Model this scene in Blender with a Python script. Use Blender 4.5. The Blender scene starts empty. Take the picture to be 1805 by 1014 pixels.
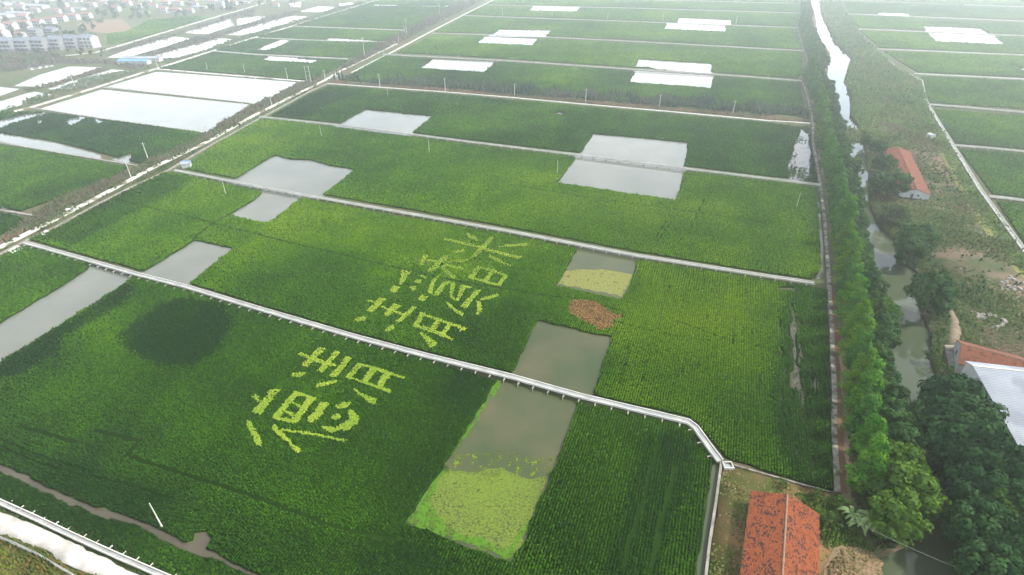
import bpy, bmesh, math, random
import numpy as np
from mathutils import Vector, Matrix
from mathutils.geometry import delaunay_2d_cdt

R = math.radians
random.seed(7)
rng = np.random.default_rng(11)
SC = bpy.context.scene
COL = SC.collection

# ------------------------------------------------------------------ camera, world, sun, exposure
CAM_H, FOC, CX, CY = 95.0, 980.0, 902.5, 507.0          # metres; focal length and centre in photo pixels
PITCH = math.atan(617.0 / FOC)
cam_data = bpy.data.cameras.new('camera')
cam_data.sensor_fit = 'HORIZONTAL'
cam_data.sensor_width = 36.0
cam_data.lens = 36.0 * FOC / 1805.0
cam_data.clip_start = 0.5
cam_data.clip_end = 9000.0
cam = bpy.data.objects.new('camera', cam_data)
cam.location = (0, 0, CAM_H)
cam.rotation_euler = (math.pi / 2 - PITCH, 0, 0)
COL.objects.link(cam)
SC.camera = cam

SUN_EL, SUN_AZ = R(50), R(88)                           # azimuth clockwise from +Y (the view direction)
world = bpy.data.worlds.new('World')
SC.world = world
world.use_nodes = True
nt = world.node_tree
nt.nodes.clear()
w_out = nt.nodes.new('ShaderNodeOutputWorld')
w_bg = nt.nodes.new('ShaderNodeBackground')
w_sky = nt.nodes.new('ShaderNodeTexSky')
w_sky.sky_type = 'NISHITA'
w_sky.sun_disc = False
w_sky.sun_elevation = SUN_EL
w_sky.sun_rotation = SUN_AZ
w_sky.air_density = 1.0
w_sky.dust_density = 3.0
w_sky.ozone_density = 1.0
w_bg.inputs['Strength'].default_value = 0.14
w_co = nt.nodes.new('ShaderNodeTexCoord')
w_map = nt.nodes.new('ShaderNodeMapping')
w_map.inputs['Scale'].default_value = (1.0, 1.0, 2.2)
w_noise = nt.nodes.new('ShaderNodeTexNoise')
w_noise.inputs['Scale'].default_value = 2.6
w_noise.inputs['Detail'].default_value = 6.0
w_noise.inputs['Roughness'].default_value = 0.55
w_ramp = nt.nodes.new('ShaderNodeValToRGB')
w_ramp.color_ramp.elements[0].position = 0.34
w_ramp.color_ramp.elements[0].color = (0.25, 0.25, 0.25, 1)
w_ramp.color_ramp.elements[1].position = 0.62
w_ramp.color_ramp.elements[1].color = (0.95, 0.95, 0.95, 1)
w_mix = nt.nodes.new('ShaderNodeMixRGB')
w_mix.inputs['Color2'].default_value = (5.8, 6.1, 6.4, 1)     # thin bright cloud
nt.links.new(w_co.outputs['Generated'], w_map.inputs['Vector'])
nt.links.new(w_map.outputs['Vector'], w_noise.inputs['Vector'])
nt.links.new(w_noise.outputs['Fac'], w_ramp.inputs['Fac'])
nt.links.new(w_ramp.outputs['Color'], w_mix.inputs['Fac'])
nt.links.new(w_sky.outputs['Color'], w_mix.inputs['Color1'])
# the hazy air glows towards the horizon
w_sep = nt.nodes.new('ShaderNodeSeparateXYZ')
w_abs = nt.nodes.new('ShaderNodeMath'); w_abs.operation = 'ABSOLUTE'
w_inv = nt.nodes.new('ShaderNodeMath'); w_inv.operation = 'SUBTRACT'; w_inv.inputs[0].default_value = 1.0
w_pow = nt.nodes.new('ShaderNodeMath'); w_pow.operation = 'POWER'; w_pow.inputs[1].default_value = 3.0
w_mad = nt.nodes.new('ShaderNodeMath'); w_mad.operation = 'MULTIPLY_ADD'; w_mad.inputs[1].default_value = 3.0; w_mad.inputs[2].default_value = 0.90
w_scl = nt.nodes.new('ShaderNodeVectorMath'); w_scl.operation = 'SCALE'
nt.links.new(w_co.outputs['Generated'], w_sep.inputs['Vector'])
nt.links.new(w_sep.outputs['Z'], w_abs.inputs[0])
nt.links.new(w_abs.outputs['Value'], w_inv.inputs[1])
nt.links.new(w_inv.outputs['Value'], w_pow.inputs[0])
nt.links.new(w_pow.outputs['Value'], w_mad.inputs[0])
nt.links.new(w_mix.outputs['Color'], w_scl.inputs[0])
nt.links.new(w_mad.outputs['Value'], w_scl.inputs['Scale'])
nt.links.new(w_scl.outputs['Vector'], w_bg.inputs['Color'])
nt.links.new(w_bg.outputs['Background'], w_out.inputs['Surface'])

sun_data = bpy.data.lights.new('sun', 'SUN')
sun_data.energy = 4.2
sun_data.angle = R(3)
sun_data.color = (1.0, 0.95, 0.86)
sun = bpy.data.objects.new('sun', sun_data)
sdir = Vector((math.sin(SUN_AZ) * math.cos(SUN_EL), math.cos(SUN_AZ) * math.cos(SUN_EL), math.sin(SUN_EL)))
sun.rotation_euler = sdir.to_track_quat('Z', 'Y').to_euler()
sun.location = (200, -50, 400)
COL.objects.link(sun)

SC.view_settings.view_transform = 'Standard'
SC.view_settings.look = 'None'
SC.view_settings.exposure = 0.68
SC.view_settings.gamma = 1.0
SC.cycles.use_denoising = True
SC.cycles.denoiser = 'OPENIMAGEDENOISE'
SC.cycles.denoising_input_passes = 'RGB_ALBEDO_NORMAL'
SC.cycles.denoising_prefilter = 'NONE'
SC.cycles.max_bounces = 6
SC.cycles.volume_bounces = 2
SC.cycles.transparent_max_bounces = 4
SC.cycles.caustics_reflective = False
SC.cycles.caustics_refractive = False

HAZE_DENSITY = 0.00052

# ------------------------------------------------------------------ measuring: photo pixel -> point at height z
CP, SP = math.cos(PITCH), math.sin(PITCH)


def G(px, py, z=0.0):
    """The place in the world, at height z, that the photograph shows at (px, py)."""
    a, b = px - CX, CY - py
    d = Vector((a, FOC * CP + b * SP, -FOC * SP + b * CP))
    t = (z - CAM_H) / d.z
    return Vector((d.x * t, d.y * t, z))


def G2(pts, z=0.0):
    return np.array([G(p[0], p[1], z)[:2] for p in pts])


def to_px(xy, z=0.5):
    """Photo pixels of world points (n,2)."""
    x, y, h = xy[:, 0], xy[:, 1], CAM_H - z
    fwd = y * CP + h * SP
    up = y * SP - h * CP
    return np.stack([CX + FOC * x / fwd, CY - FOC * up / fwd], 1)


# ------------------------------------------------------------------ names, labels, linking
def tag(o, label=None, cat=None, group=None, kind=None):
    if label: o['label'] = label
    if cat: o['category'] = cat
    if group: o['group'] = group
    if kind: o['kind'] = kind
    return o


def thing(name, label, cat, loc=(0, 0, 0), rz=0.0, group=None):
    o = bpy.data.objects.new(name, None)
    o.empty_display_size = 0.5
    o.location = loc
    o.rotation_euler = (0, 0, rz)
    COL.objects.link(o)
    return tag(o, label, cat, group)


def link(name, mesh, parent=None, mat=None):
    if mat is not None and not mesh.materials:
        mesh.materials.append(mat)
    o = bpy.data.objects.new(name, mesh)
    COL.objects.link(o)
    if parent is not None:
        o.parent = parent
    return o


def copy_thing(src, loc, rz, label, scale=1.0, group=None):
    r = src.copy()
    COL.objects.link(r)
    r.location = loc
    r.rotation_euler = (0, 0, rz)
    r.scale = (scale, scale, scale) if not isinstance(scale, tuple) else scale
    r['label'] = label
    if group: r['group'] = group
    for ch in KIDS.get(src.name, list(src.children)):
        c = ch.copy()
        COL.objects.link(c)
        c.parent = r
        for g in ch.children:
            d = g.copy()
            COL.objects.link(d)
            d.parent = c
    return r


KIDS = {}
ORD = ('first second third fourth fifth sixth seventh eighth ninth tenth eleventh twelfth thirteenth fourteenth fifteenth sixteenth '
       'seventeenth eighteenth nineteenth twentieth').split()
TENS = {2: 'twenty', 3: 'thirty', 4: 'forty', 5: 'fifty', 6: 'sixty', 7: 'seventy'}


def ordinal(i):
    if i < 20: return ORD[i]
    t, u = divmod(i + 1, 10)
    return TENS[t] + ('-' + ORD[u - 1] if u else 'th').replace('yth', 'ieth')


# ------------------------------------------------------------------ materials
def new_mat(name):
    m = bpy.data.materials.new(name)
    m.use_nodes = True
    n = m.node_tree
    b = n.nodes['Principled BSDF']
    b.inputs['Roughness'].default_value = 0.85
    b.inputs['Specular IOR Level'].default_value = 0.08
    return m, n, b


def noise_mat(name, c1, c2, scale, rough=0.9, detail=6.0, lo=0.35, hi=0.65, bump=0.0, bscale=None, c3=None, scale3=0.02, lo3=0.5, hi3=0.6):
    """Two colours mixed by noise in object space (plus a third in larger patches)."""
    m, n, b = new_mat(name)
    b.inputs['Roughness'].default_value = rough
    tc = n.nodes.new('ShaderNodeTexCoord')
    nz = n.nodes.new('ShaderNodeTexNoise')
    nz.inputs['Scale'].default_value = scale
    nz.inputs['Detail'].default_value = detail
    rp = n.nodes.new('ShaderNodeValToRGB')
    rp.color_ramp.elements[0].position = lo
    rp.color_ramp.elements[0].color = (*c1, 1)
    rp.color_ramp.elements[1].position = hi
    rp.color_ramp.elements[1].color = (*c2, 1)
    n.links.new(tc.outputs['Object'], nz.inputs['Vector'])
    n.links.new(nz.outputs['Fac'], rp.inputs['Fac'])
    out = rp.outputs['Color']
    if c3 is not None:
        n3 = n.nodes.new('ShaderNodeTexNoise')
        n3.inputs['Scale'].default_value = scale3
        n3.inputs['Detail'].default_value = 5
        r3 = n.nodes.new('ShaderNodeValToRGB')
        r3.color_ramp.elements[0].position = lo3
        r3.color_ramp.elements[1].position = hi3
        mx = n.nodes.new('ShaderNodeMixRGB')
        mx.inputs['Color2'].default_value = (*c3, 1)
        n.links.new(tc.outputs['Object'], n3.inputs['Vector'])
        n.links.new(n3.outputs['Fac'], r3.inputs['Fac'])
        n.links.new(r3.outputs['Color'], mx.inputs['Fac'])
        n.links.new(out, mx.inputs['Color1'])
        out = mx.outputs['Color']
    n.links.new(out, b.inputs['Base Color'])
    if bump:
        nb = n.nodes.new('ShaderNodeTexNoise')
        nb.inputs['Scale'].default_value = bscale or scale * 3
        nb.inputs['Detail'].default_value = 4
        bp = n.nodes.new('ShaderNodeBump')
        bp.inputs['Strength'].default_value = bump
        bp.inputs['Distance'].default_value = 0.2
        n.links.new(tc.outputs['Object'], nb.inputs['Vector'])
        n.links.new(nb.outputs['Fac'], bp.inputs['Height'])
        n.links.new(bp.outputs['Normal'], b.inputs['Normal'])
    return m


def leaf_mat(name, trans=0.25):
    """Foliage: colour from the mesh's own leaf colours, a little light passing through."""
    m, n, b = new_mat(name)
    at = n.nodes.new('ShaderNodeAttribute')
    at.attribute_name = 'tint'
    b.inputs['Roughness'].default_value = 0.7
    b.inputs['Specular IOR Level'].default_value = 0.02
    tr = n.nodes.new('ShaderNodeBsdfTranslucent')
    mx = n.nodes.new('ShaderNodeMixShader')
    mx.inputs['Fac'].default_value = trans
    n.links.new(at.outputs['Color'], b.inputs['Base Color'])
    n.links.new(at.outputs['Color'], tr.inputs['Color'])
    n.links.new(b.outputs['BSDF'], mx.inputs[1])
    n.links.new(tr.outputs['BSDF'], mx.inputs[2])
    n.links.new(mx.outputs['Shader'], n.nodes['Material Output'].inputs['Surface'])
    return m


def water_mat(name, c1, c2, rough=0.05, scale=0.06, ripple=0.02):
    m = noise_mat(name, c1, c2, scale, rough=rough, detail=5, lo=0.3, hi=0.7)
    n = m.node_tree
    b = n.nodes['Principled BSDF']
    b.inputs['IOR'].default_value = 1.333
    b.inputs['Specular IOR Level'].default_value = 0.5
    tc = n.nodes.new('ShaderNodeTexCoord')
    nb = n.nodes.new('ShaderNodeTexNoise')
    nb.inputs['Scale'].default_value = 0.9
    nb.inputs['Detail'].default_value = 3
    bp = n.nodes.new('ShaderNodeBump')
    bp.inputs['Strength'].default_value = ripple
    bp.inputs['Distance'].default_value = 0.1
    n.links.new(tc.outputs['Object'], nb.inputs['Vector'])
    n.links.new(nb.outputs['Fac'], bp.inputs['Height'])
    n.links.new(bp.outputs['Normal'], b.inputs['Normal'])
    return m


def tile_mat(name, c1, c2, dark, sx, sy, darkness=0.5, lichen=None):
    """Clay roof tiles: courses of tiles of varying colour, some blackened."""
    m, n, b = new_mat(name)
    tc = n.nodes.new('ShaderNodeTexCoord')
    mp = n.nodes.new('ShaderNodeMapping')
    mp.inputs['Scale'].default_value = (sx, sy, sx)
    br = n.nodes.new('ShaderNodeTexBrick')
    br.inputs['Color1'].default_value = (*c1, 1)
    br.inputs['Color2'].default_value = (*c2, 1)
    br.inputs['Mortar'].default_value = (c1[0] * .45, c1[1] * .45, c1[2] * .5, 1)
    br.inputs['Scale'].default_value = 1.0
    br.inputs['Mortar Size'].default_value = 0.05
    br.inputs['Brick Width'].default_value = 1.0
    br.inputs['Row Height'].default_value = 1.0
    br.offset = 0.0
    n.links.new(tc.outputs['Object'], mp.inputs['Vector'])
    n.links.new(mp.outputs['Vector'], br.inputs['Vector'])
    # blackened tiles: a random number per tile against a slow noise
    fl = n.nodes.new('ShaderNodeVectorMath'); fl.operation = 'FLOOR'
    wn = n.nodes.new('ShaderNodeTexWhiteNoise'); wn.noise_dimensions = '2D'
    nz = n.nodes.new('ShaderNodeTexNoise'); nz.inputs['Scale'].default_value = 0.8; nz.inputs['Detail'].default_value = 4
    ad = n.nodes.new('ShaderNodeMath'); ad.operation = 'MULTIPLY_ADD'
    ad.inputs[1].default_value = 0.42
    rp = n.nodes.new('ShaderNodeValToRGB')
    rp.color_ramp.elements[0].position = 1.0 - darkness * 0.5
    rp.color_ramp.elements[0].color = (0, 0, 0, 1)
    rp.color_ramp.elements[1].position = min(1.0, 1.05 - darkness * 0.5)
    rp.color_ramp.elements[1].color = (1, 1, 1, 1)
    n.links.new(mp.outputs['Vector'], fl.inputs[0])
    n.links.new(fl.outputs['Vector'], wn.inputs['Vector'])
    n.links.new(tc.outputs['Object'], nz.inputs['Vector'])
    n.links.new(wn.outputs['Value'], ad.inputs[0])
    n.links.new(nz.outputs['Fac'], ad.inputs[2])
    n.links.new(ad.outputs['Value'], rp.inputs['Fac'])
    mx = n.nodes.new('ShaderNodeMixRGB')
    mx.inputs['Color2'].default_value = (*dark, 1)
    n.links.new(rp.outputs['Color'], mx.inputs['Fac'])
    n.links.new(br.outputs['Color'], mx.inputs['Color1'])
    n.links.new(mx.outputs['Color'], b.inputs['Base Color'])
    bp = n.nodes.new('ShaderNodeBump')
    bp.inputs['Strength'].default_value = 0.6
    bp.inputs['Distance'].default_value = 0.05
    bp.invert = True
    n.links.new(br.outputs['Fac'], bp.inputs['Height'])
    n.links.new(bp.outputs['Normal'], b.inputs['Normal'])
    return m


M = {}
M['soil'] = noise_mat('soil', (.10, .085, .05), (.055, .085, .03), 0.05, c3=(.07, .10, .035), scale3=0.01, bump=.3)
M['slab'] = noise_mat('paddy_mud', (.009, .024, .005), (.014, .034, .006), 0.6, rough=.9)
M['slab'].node_tree.nodes['Principled BSDF'].inputs['Specular IOR Level'].default_value = 0.0
M['bank'] = noise_mat('bank_soil', (.11, .085, .055), (.05, .075, .025), 0.12, c3=(.20, .15, .10), scale3=0.05, lo3=.52, hi3=.62, bump=.5, bscale=1.5)
M['waste'] = noise_mat('waste_land_soil', (.11, .082, .056), (.045, .062, .022), 0.10, c3=(.145, .105, .075), scale3=0.045, lo3=.50, hi3=.64, bump=.5, bscale=1.2, lo=.42, hi=.60)
M['yard'] = noise_mat('yard_soil', (.12, .085, .038), (.05, .07, .016), 0.22, c3=(.16, .10, .045), scale3=0.09, bump=.5, bscale=2.0)
M['redsoil'] = noise_mat('red_soil', (.14, .065, .04), (.10, .075, .04), 0.5, bump=.4)
M['dirt'] = noise_mat('bare_earth', (.22, .145, .095), (.15, .115, .07), 0.4, bump=.5)
M['concrete'] = noise_mat('concrete', (.40, .38, .35), (.54, .52, .49), 0.35, rough=.85, bump=.1)
M['concrete_old'] = noise_mat('weathered_concrete', (.15, .14, .12), (.29, .27, .24), 0.5, rough=.9, bump=.2)
M['support'] = noise_mat('stained_concrete', (.24, .22, .19), (.36, .34, .30), 0.6, bump=.2)
M['road'] = noise_mat('pale_road', (.42, .40, .37), (.55, .53, .50), 0.1, c3=(.16, .14, .09), scale3=.12, lo3=.54, hi3=.62)
M['white_road'] = noise_mat('white_concrete_road', (.36, .345, .32), (.56, .545, .52), 0.35, bump=.1)
M['brick_path'] = noise_mat('mossy_brick_path', (.12, .11, .09), (.26, .24, .21), 0.7, c3=(.06, .065, .04), scale3=.4, bump=.3)
M['ramp'] = noise_mat('sandy_ramp', (.13, .105, .072), (.20, .165, .12), 0.8, bump=.3)
M['trough'] = noise_mat('trough_bed', (.22, .24, .24), (.34, .35, .33), 0.4, rough=.5)
M['pole'] = noise_mat('concrete_pole', (.50, .48, .43), (.62, .60, .55), 1.0)
M['pole_foot'] = noise_mat('white_painted_foot', (.74, .73, .70), (.8, .8, .77), 2.0)
M['steel'] = noise_mat('galvanised_steel', (.28, .29, .30), (.36, .37, .38), 2.0, rough=.5)
M['leaf'] = leaf_mat('leaf', .12)
M['rice'] = leaf_mat('rice_leaf', 0.18)
M['bark'] = noise_mat('bark', (.07, .05, .035), (.12, .09, .065), 2.0, bump=.5)
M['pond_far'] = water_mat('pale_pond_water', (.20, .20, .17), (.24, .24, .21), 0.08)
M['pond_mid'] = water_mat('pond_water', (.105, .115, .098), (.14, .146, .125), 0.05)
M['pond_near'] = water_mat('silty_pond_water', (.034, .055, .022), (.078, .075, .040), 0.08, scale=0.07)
M['mud_water'] = water_mat('muddy_water', (.055, .050, .036), (.085, .075, .055), 0.06, scale=0.2)
M['canal'] = water_mat('canal_water', (.045, .062, .034), (.070, .085, .050), 0.06, scale=0.012, ripple=.05)
M['duckweed'] = noise_mat('duckweed', (.045, .062, .022), (.115, .160, .024), 2.2, rough=.95, detail=9, lo=.36, hi=.60, c3=(.11, .165, .02), scale3=.05, lo3=.48, hi3=.75)
M['duckweed_pale'] = noise_mat('pale_duckweed', (.11, .125, .040), (.185, .185, .055), 1.6, rough=.95, detail=9)
M['duckweed_bright'] = noise_mat('fresh_duckweed', (.040, .105, .010), (.075, .160, .014), 2.0, rough=.95, detail=9)
for _k, _lo in (('duckweed', .34), ('duckweed_pale', .36), ('duckweed_bright', .42)):
    _n = M[_k].node_tree
    _t = _n.nodes.new('ShaderNodeTexCoord'); _z = _n.nodes.new('ShaderNodeTexNoise'); _r = _n.nodes.new('ShaderNodeValToRGB')
    _z.inputs['Scale'].default_value = .55; _z.inputs['Detail'].default_value = 9; _z.inputs['Roughness'].default_value = .72
    _r.color_ramp.elements[0].position = _lo; _r.color_ramp.elements[1].position = _lo + .07
    _n.links.new(_t.outputs['Object'], _z.inputs['Vector']); _n.links.new(_z.outputs['Fac'], _r.inputs['Fac'])
    _n.links.new(_r.outputs['Color'], _n.nodes['Principled BSDF'].inputs['Alpha'])
M['wall_white'] = noise_mat('white_render', (.36, .36, .355), (.48, .475, .46), 0.3)
M['wall_dim'] = noise_mat('weathered_render', (.17, .175, .185), (.27, .275, .285), 0.3)
M['wall_cream'] = noise_mat('cream_render', (.72, .66, .52), (.78, .72, .58), 0.3)
M['wall_grey'] = noise_mat('grey_render', (.40, .40, .40), (.52, .52, .52), 0.3)
M['wall_brick'] = noise_mat('old_brick', (.24, .17, .13), (.36, .30, .26), 1.0)
M['glass'] = noise_mat('window_glass', (.05, .06, .08), (.09, .11, .13), 0.5, rough=.15)
M['roof_red'] = tile_mat('weathered_red_tile', (.165, .046, .024), (.235, .075, .030), (.055, .030, .025), 4.2, 2.4, .40)
M['roof_shed'] = tile_mat('orange_red_tile', (.22, .076, .042), (.16, .05, .03), (.06, .035, .032), 3.2, 2.0, .42)
M['roof_brick'] = tile_mat('faded_red_tile', (.20, .078, .045), (.15, .055, .033), (.08, .04, .028), 2.2, 1.6, .34)
M['roof_maroon'] = noise_mat('maroon_roof', (.20, .09, .08), (.30, .15, .13), 0.4)
M['roof_slate'] = noise_mat('slate_roof', (.12, .14, .18), (.19, .21, .25), 0.4)
M['roof_white'] = noise_mat('white_sheet_roof', (.25, .275, .31), (.30, .325, .36), 0.2, c3=(.22, .24, .275), scale3=.15)
M['roof_blue'] = noise_mat('blue_sheet_roof', (.10, .25, .60), (.14, .30, .66), 0.2)
M['ridge'] = noise_mat('ridge_mortar', (.20, .115, .08), (.26, .165, .12), 1.5)
M['stone'] = noise_mat('rubble_stone', (.20, .185, .16), (.34, .32, .29), 1.5, bump=.4)
M['wire'] = noise_mat('wire', (.30, .30, .30), (.36, .36, .36), 1.0, rough=.5)


# ------------------------------------------------------------------ mesh helpers
def np_mesh(name, V, F, tint=None):
    """V (n,3), F (m,k) all faces of k corners; tint (n,3) per vertex."""
    me = bpy.data.meshes.new(name)
    V = np.asarray(V, np.float32); F = np.asarray(F, np.int32)
    k = F.shape[1]
    me.vertices.add(len(V)); me.vertices.foreach_set('co', V.ravel())
    me.loops.add(F.size); me.loops.foreach_set('vertex_index', F.ravel())
    me.polygons.add(len(F))
    me.polygons.foreach_set('loop_start', np.arange(len(F), dtype=np.int32) * k)
    if tint is not None:
        ca = me.color_attributes.new('tint', 'FLOAT_COLOR', 'POINT')
        c4 = np.ones((len(V), 4), np.float32); c4[:, :3] = tint
        ca.data.foreach_set('color', c4.ravel())
    me.update(calc_edges=True)
    return me


class MB:
    """Collects boxes, bars and sheets into one mesh."""
    def __init__(self): self.v, self.f = [], []

    def quad(self, a, b, c, d):
        i = len(self.v); self.v += [tuple(a), tuple(b), tuple(c), tuple(d)]; self.f.append((i, i + 1, i + 2, i + 3))

    def poly(self, pts):
        i = len(self.v); self.v += [tuple(p) for p in pts]; self.f.append(tuple(range(i, i + len(pts))))

    def hexa(self, lo, hi):
        i = len(self.v); self.v += [tuple(p) for p in lo] + [tuple(p) for p in hi]
        n = len(lo)
        self.f.append(tuple(range(i + n - 1, i - 1, -1))); self.f.append(tuple(range(i + n, i + 2 * n)))
        for k in range(n):
            j = (k + 1) % n
            self.f.append((i + k, i + j, i + n + j, i + n + k))

    def box(self, x0, x1, y0, y1, z0, z1):
        self.hexa([(x0, y0, z0), (x1, y0, z0), (x1, y1, z0), (x0, y1, z0)], [(x0, y0, z1), (x1, y0, z1), (x1, y1, z1), (x0, y1, z1)])

    def bar(self, p, q, w, h, up=Vector((0, 0, 1))):
        p, q = Vector(p), Vector(q); d = (q - p).normalized()
        s = d.cross(up)
        s = s.normalized() if s.length > 1e-4 else Vector((1, 0, 0))
        u = s.cross(d)
        a, b = s * w / 2, u * h / 2
        self.hexa([p - a - b, p + a - b, p + a + b, p - a + b], [q - a - b, q + a - b, q + a + b, q - a + b])

    def cone(self, p, q, r0, r1, n=8):
        p, q = Vector(p), Vector(q); d = (q - p).normalized()
        s = d.cross(Vector((0, 0, 1))); s = s.normalized() if s.length > 1e-3 else Vector((1, 0, 0)); u = s.cross(d)
        c = [(math.cos(2 * math.pi * k / n), math.sin(2 * math.pi * k / n)) for k in range(n)]
        self.hexa([p + (s * a + u * b) * r0 for a, b in c], [q + (s * a + u * b) * r1 for a, b in c])

    def sweep(self, pts, off0, off1, z0, z1):
        """A bar of rectangular section along a ground polyline, offset sideways from off0 to off1."""
        P = [Vector((p[0], p[1], 0)) for p in pts]
        nrm = []
        for k in range(len(P)):
            d = Vector((0, 0, 0))
            if k > 0: d += (P[k] - P[k - 1]).normalized()
            if k < len(P) - 1: d += (P[k + 1] - P[k]).normalized()
            d.normalize(); nrm.append(Vector((-d.y, d.x, 0)))
        i = len(self.v)
        for p, n in zip(P, nrm):
            for o, z in ((off0, z0), (off1, z0), (off1, z1), (off0, z1)):
                q = p + n * o; self.v.append((q.x, q.y, z))
        for k in range(len(P) - 1):
            a, b = i + 4 * k, i + 4 * k + 4
            for j in range(4):
                jj = (j + 1) % 4
                self.f.append((a + j, b + j, b + jj, a + jj))
        self.f.append((i, i + 1, i + 2, i + 3)); e = i + 4 * (len(P) - 1); self.f.append((e + 3, e + 2, e + 1, e))

    def build(self, name, mat, parent=None):
        me = bpy.data.meshes.new(name)
        me.from_pydata(self.v, [], self.f)
        bm = bmesh.new(); bm.from_mesh(me)
        bmesh.ops.recalc_face_normals(bm, faces=bm.faces[:])
        bm.to_mesh(me); bm.free()
        me.materials.append(mat)
        return link(name, me, parent)


def inpoly(P, poly):
    x, y = P[:, 0], P[:, 1]
    r = np.zeros(len(P), bool)
    n = len(poly)
    for i in range(n):
        x0, y0 = poly[i]; x1, y1 = poly[(i + 1) % n]
        if y0 == y1: continue
        c = ((y0 > y) != (y1 > y)) & (x < (x1 - x0) * (y - y0) / (y1 - y0) + x0)
        r ^= c
    return r


def inside(P, poly):
    """inpoly behind a bounding box."""
    poly = np.asarray(poly)
    lo, hi = poly.min(0), poly.max(0)
    k = np.where((P[:, 0] >= lo[0]) & (P[:, 0] <= hi[0]) & (P[:, 1] >= lo[1]) & (P[:, 1] <= hi[1]))[0]
    r = np.zeros(len(P), bool)
    if len(k): r[k] = inpoly(P[k], poly)
    return r


def roughen(poly, step, amp):
    """Subdivide a closed outline and shake it a little."""
    out = []
    n = len(poly)
    for i in range(n):
        a, b = np.asarray(poly[i]), np.asarray(poly[(i + 1) % n])
        L = np.linalg.norm(b - a); k = max(1, int(L / step)); k = min(k, 160)
        for j in range(k):
            p = a + (b - a) * j / k
            out.append(p + rng.normal(0, amp, 2) * (1 if j else .3))
    return np.array(out)


def slab_mesh(name, outline, holes, z0, z1):
    """A raised sheet with holes: top at z1, side walls down to z0."""
    V, E = [], []
    for loop in [outline] + list(holes):
        i = len(V); n = len(loop)
        V += [Vector((float(p[0]), float(p[1]))) for p in loop]
        E += [(i + k, i + (k + 1) % n) for k in range(n)]
    ov, oe, of, *_ = delaunay_2d_cdt(V, E, [], 0, 1e-4)
    P = np.array([v[:] for v in ov]); F = np.array([f for f in of if len(f) == 3], np.int32)
    cen = P[F].mean(1)
    keep = inside(cen, outline)
    for h in holes: keep &= ~inside(cen, h)
    F = F[keep]
    a, b, c = P[F[:, 0]], P[F[:, 1]], P[F[:, 2]]
    area = (b[:, 0] - a[:, 0]) * (c[:, 1] - a[:, 1]) - (b[:, 1] - a[:, 1]) * (c[:, 0] - a[:, 0])
    F[area < 0] = F[area < 0][:, ::-1]
    cnt = {}
    for t in F.tolist():
        for k in range(3):
            e = (t[k], t[(k + 1) % 3]); cnt[e] = 1
    bd = [e for e in cnt if (e[1], e[0]) not in cnt]
    n = len(P)
    VV = np.zeros((2 * n, 3)); VV[:n, :2] = P; VV[:n, 2] = z1; VV[n:, :2] = P; VV[n:, 2] = z0
    W = []
    for p, q in bd: W += [(p, n + p, n + q), (p, n + q, q)]
    if z1 - z0 > 1e-6 and W: F = np.concatenate([F, np.array(W, np.int32)])
    return np_mesh(name, VV, F)


def sheet(name, px, z, mat, label=None, kind='structure', rough=0.0, step=3.0, cat=None, z0=None):
    w = G2(px, z)
    if rough: w = roughen(w, step, rough)
    me = slab_mesh(name, w, [], z if z0 is None else z0, z)
    o = link(name, me, None, mat)
    return tag(o, label, cat, None, kind)


def ribbon(name, px, width, z, mat, label=None, kind='structure', rough=0.0, cat=None, thick=None):
    """A path of constant width along a pixel polyline."""
    mb = MB()
    pts = G2(px, z)
    P = [pts[0]]
    for a, b in zip(pts[:-1], pts[1:]):
        k = max(1, int(np.linalg.norm(b - a) / 12))
        for j in range(1, k + 1):
            P.append(a + (b - a) * j / k + (rng.normal(0, rough, 2) if rough else 0))
    mb.sweep(P, -width / 2, width / 2, z - (thick or 0.06), z)
    return tag(mb.build(name, mat), label, cat, None, kind)


# ------------------------------------------------------------------ slow noise for crop colours
_k = rng.normal(0, 1, (24, 2)); _ph = rng.uniform(0, 6.28, 24)


def slow(P, scale):
    s = np.zeros(len(P))
    for i in range(24):
        f = _k[i] * (1 + (i % 4)) / scale
        s += np.sin(P[:, 0] * f[0] + P[:, 1] * f[1] + _ph[i]) / (1 + (i % 4)) ** .7
    return s / 4.2


RAMP_T = [0.0, .25, .5, .75, 1.0]
RAMP_C = np.array([(.010, .030, .008), (.020, .062, .007), (.038, .106, .006), (.076, .158, .005), (.130, .208, .006)])


def ramp(t):
    t = np.clip(t, 0, 1)
    return np.stack([np.interp(t, RAMP_T, RAMP_C[:, i]) for i in range(3)], 1)


def tufts(P, size, h, z0, col, name, mat, lean=0.25):
    """Plant tufts: a small crooked four-sided spray of leaves for every point."""
    n = len(P)
    a0 = rng.uniform(0, 6.28, n)
    V = np.zeros((n, 5, 3), np.float32)
    size = np.broadcast_to(size, (n,)); h = np.broadcast_to(h, (n,))
    for k in range(4):
        a = a0 + k * math.pi / 2 + rng.normal(0, .25, n)
        r = size * rng.uniform(.6, 1.05, n)
        V[:, k, 0] = P[:, 0] + r * np.cos(a); V[:, k, 1] = P[:, 1] + r * np.sin(a)
        V[:, k, 2] = z0 + h * rng.uniform(0, .35, n)
    V[:, 4, 0] = P[:, 0] + rng.normal(0, lean, n) * size
    V[:, 4, 1] = P[:, 1] + rng.normal(0, lean, n) * size
    V[:, 4, 2] = z0 + h * rng.uniform(.7, 1.25, n)
    base = (np.arange(n, dtype=np.int32) * 5)[:, None]
    F = np.concatenate([base + np.array([[k, (k + 1) % 4, 4]]) for k in range(4)], 0)
    tint = np.repeat(col[:, None, :], 5, 1).reshape(-1, 3)
    return link(name, np_mesh(name, V.reshape(-1, 3), F, tint), None, mat)


BANDS = [0, 125, 150, 185, 230, 290, 370, 480, 640, 860, 1200, 2600]


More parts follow.
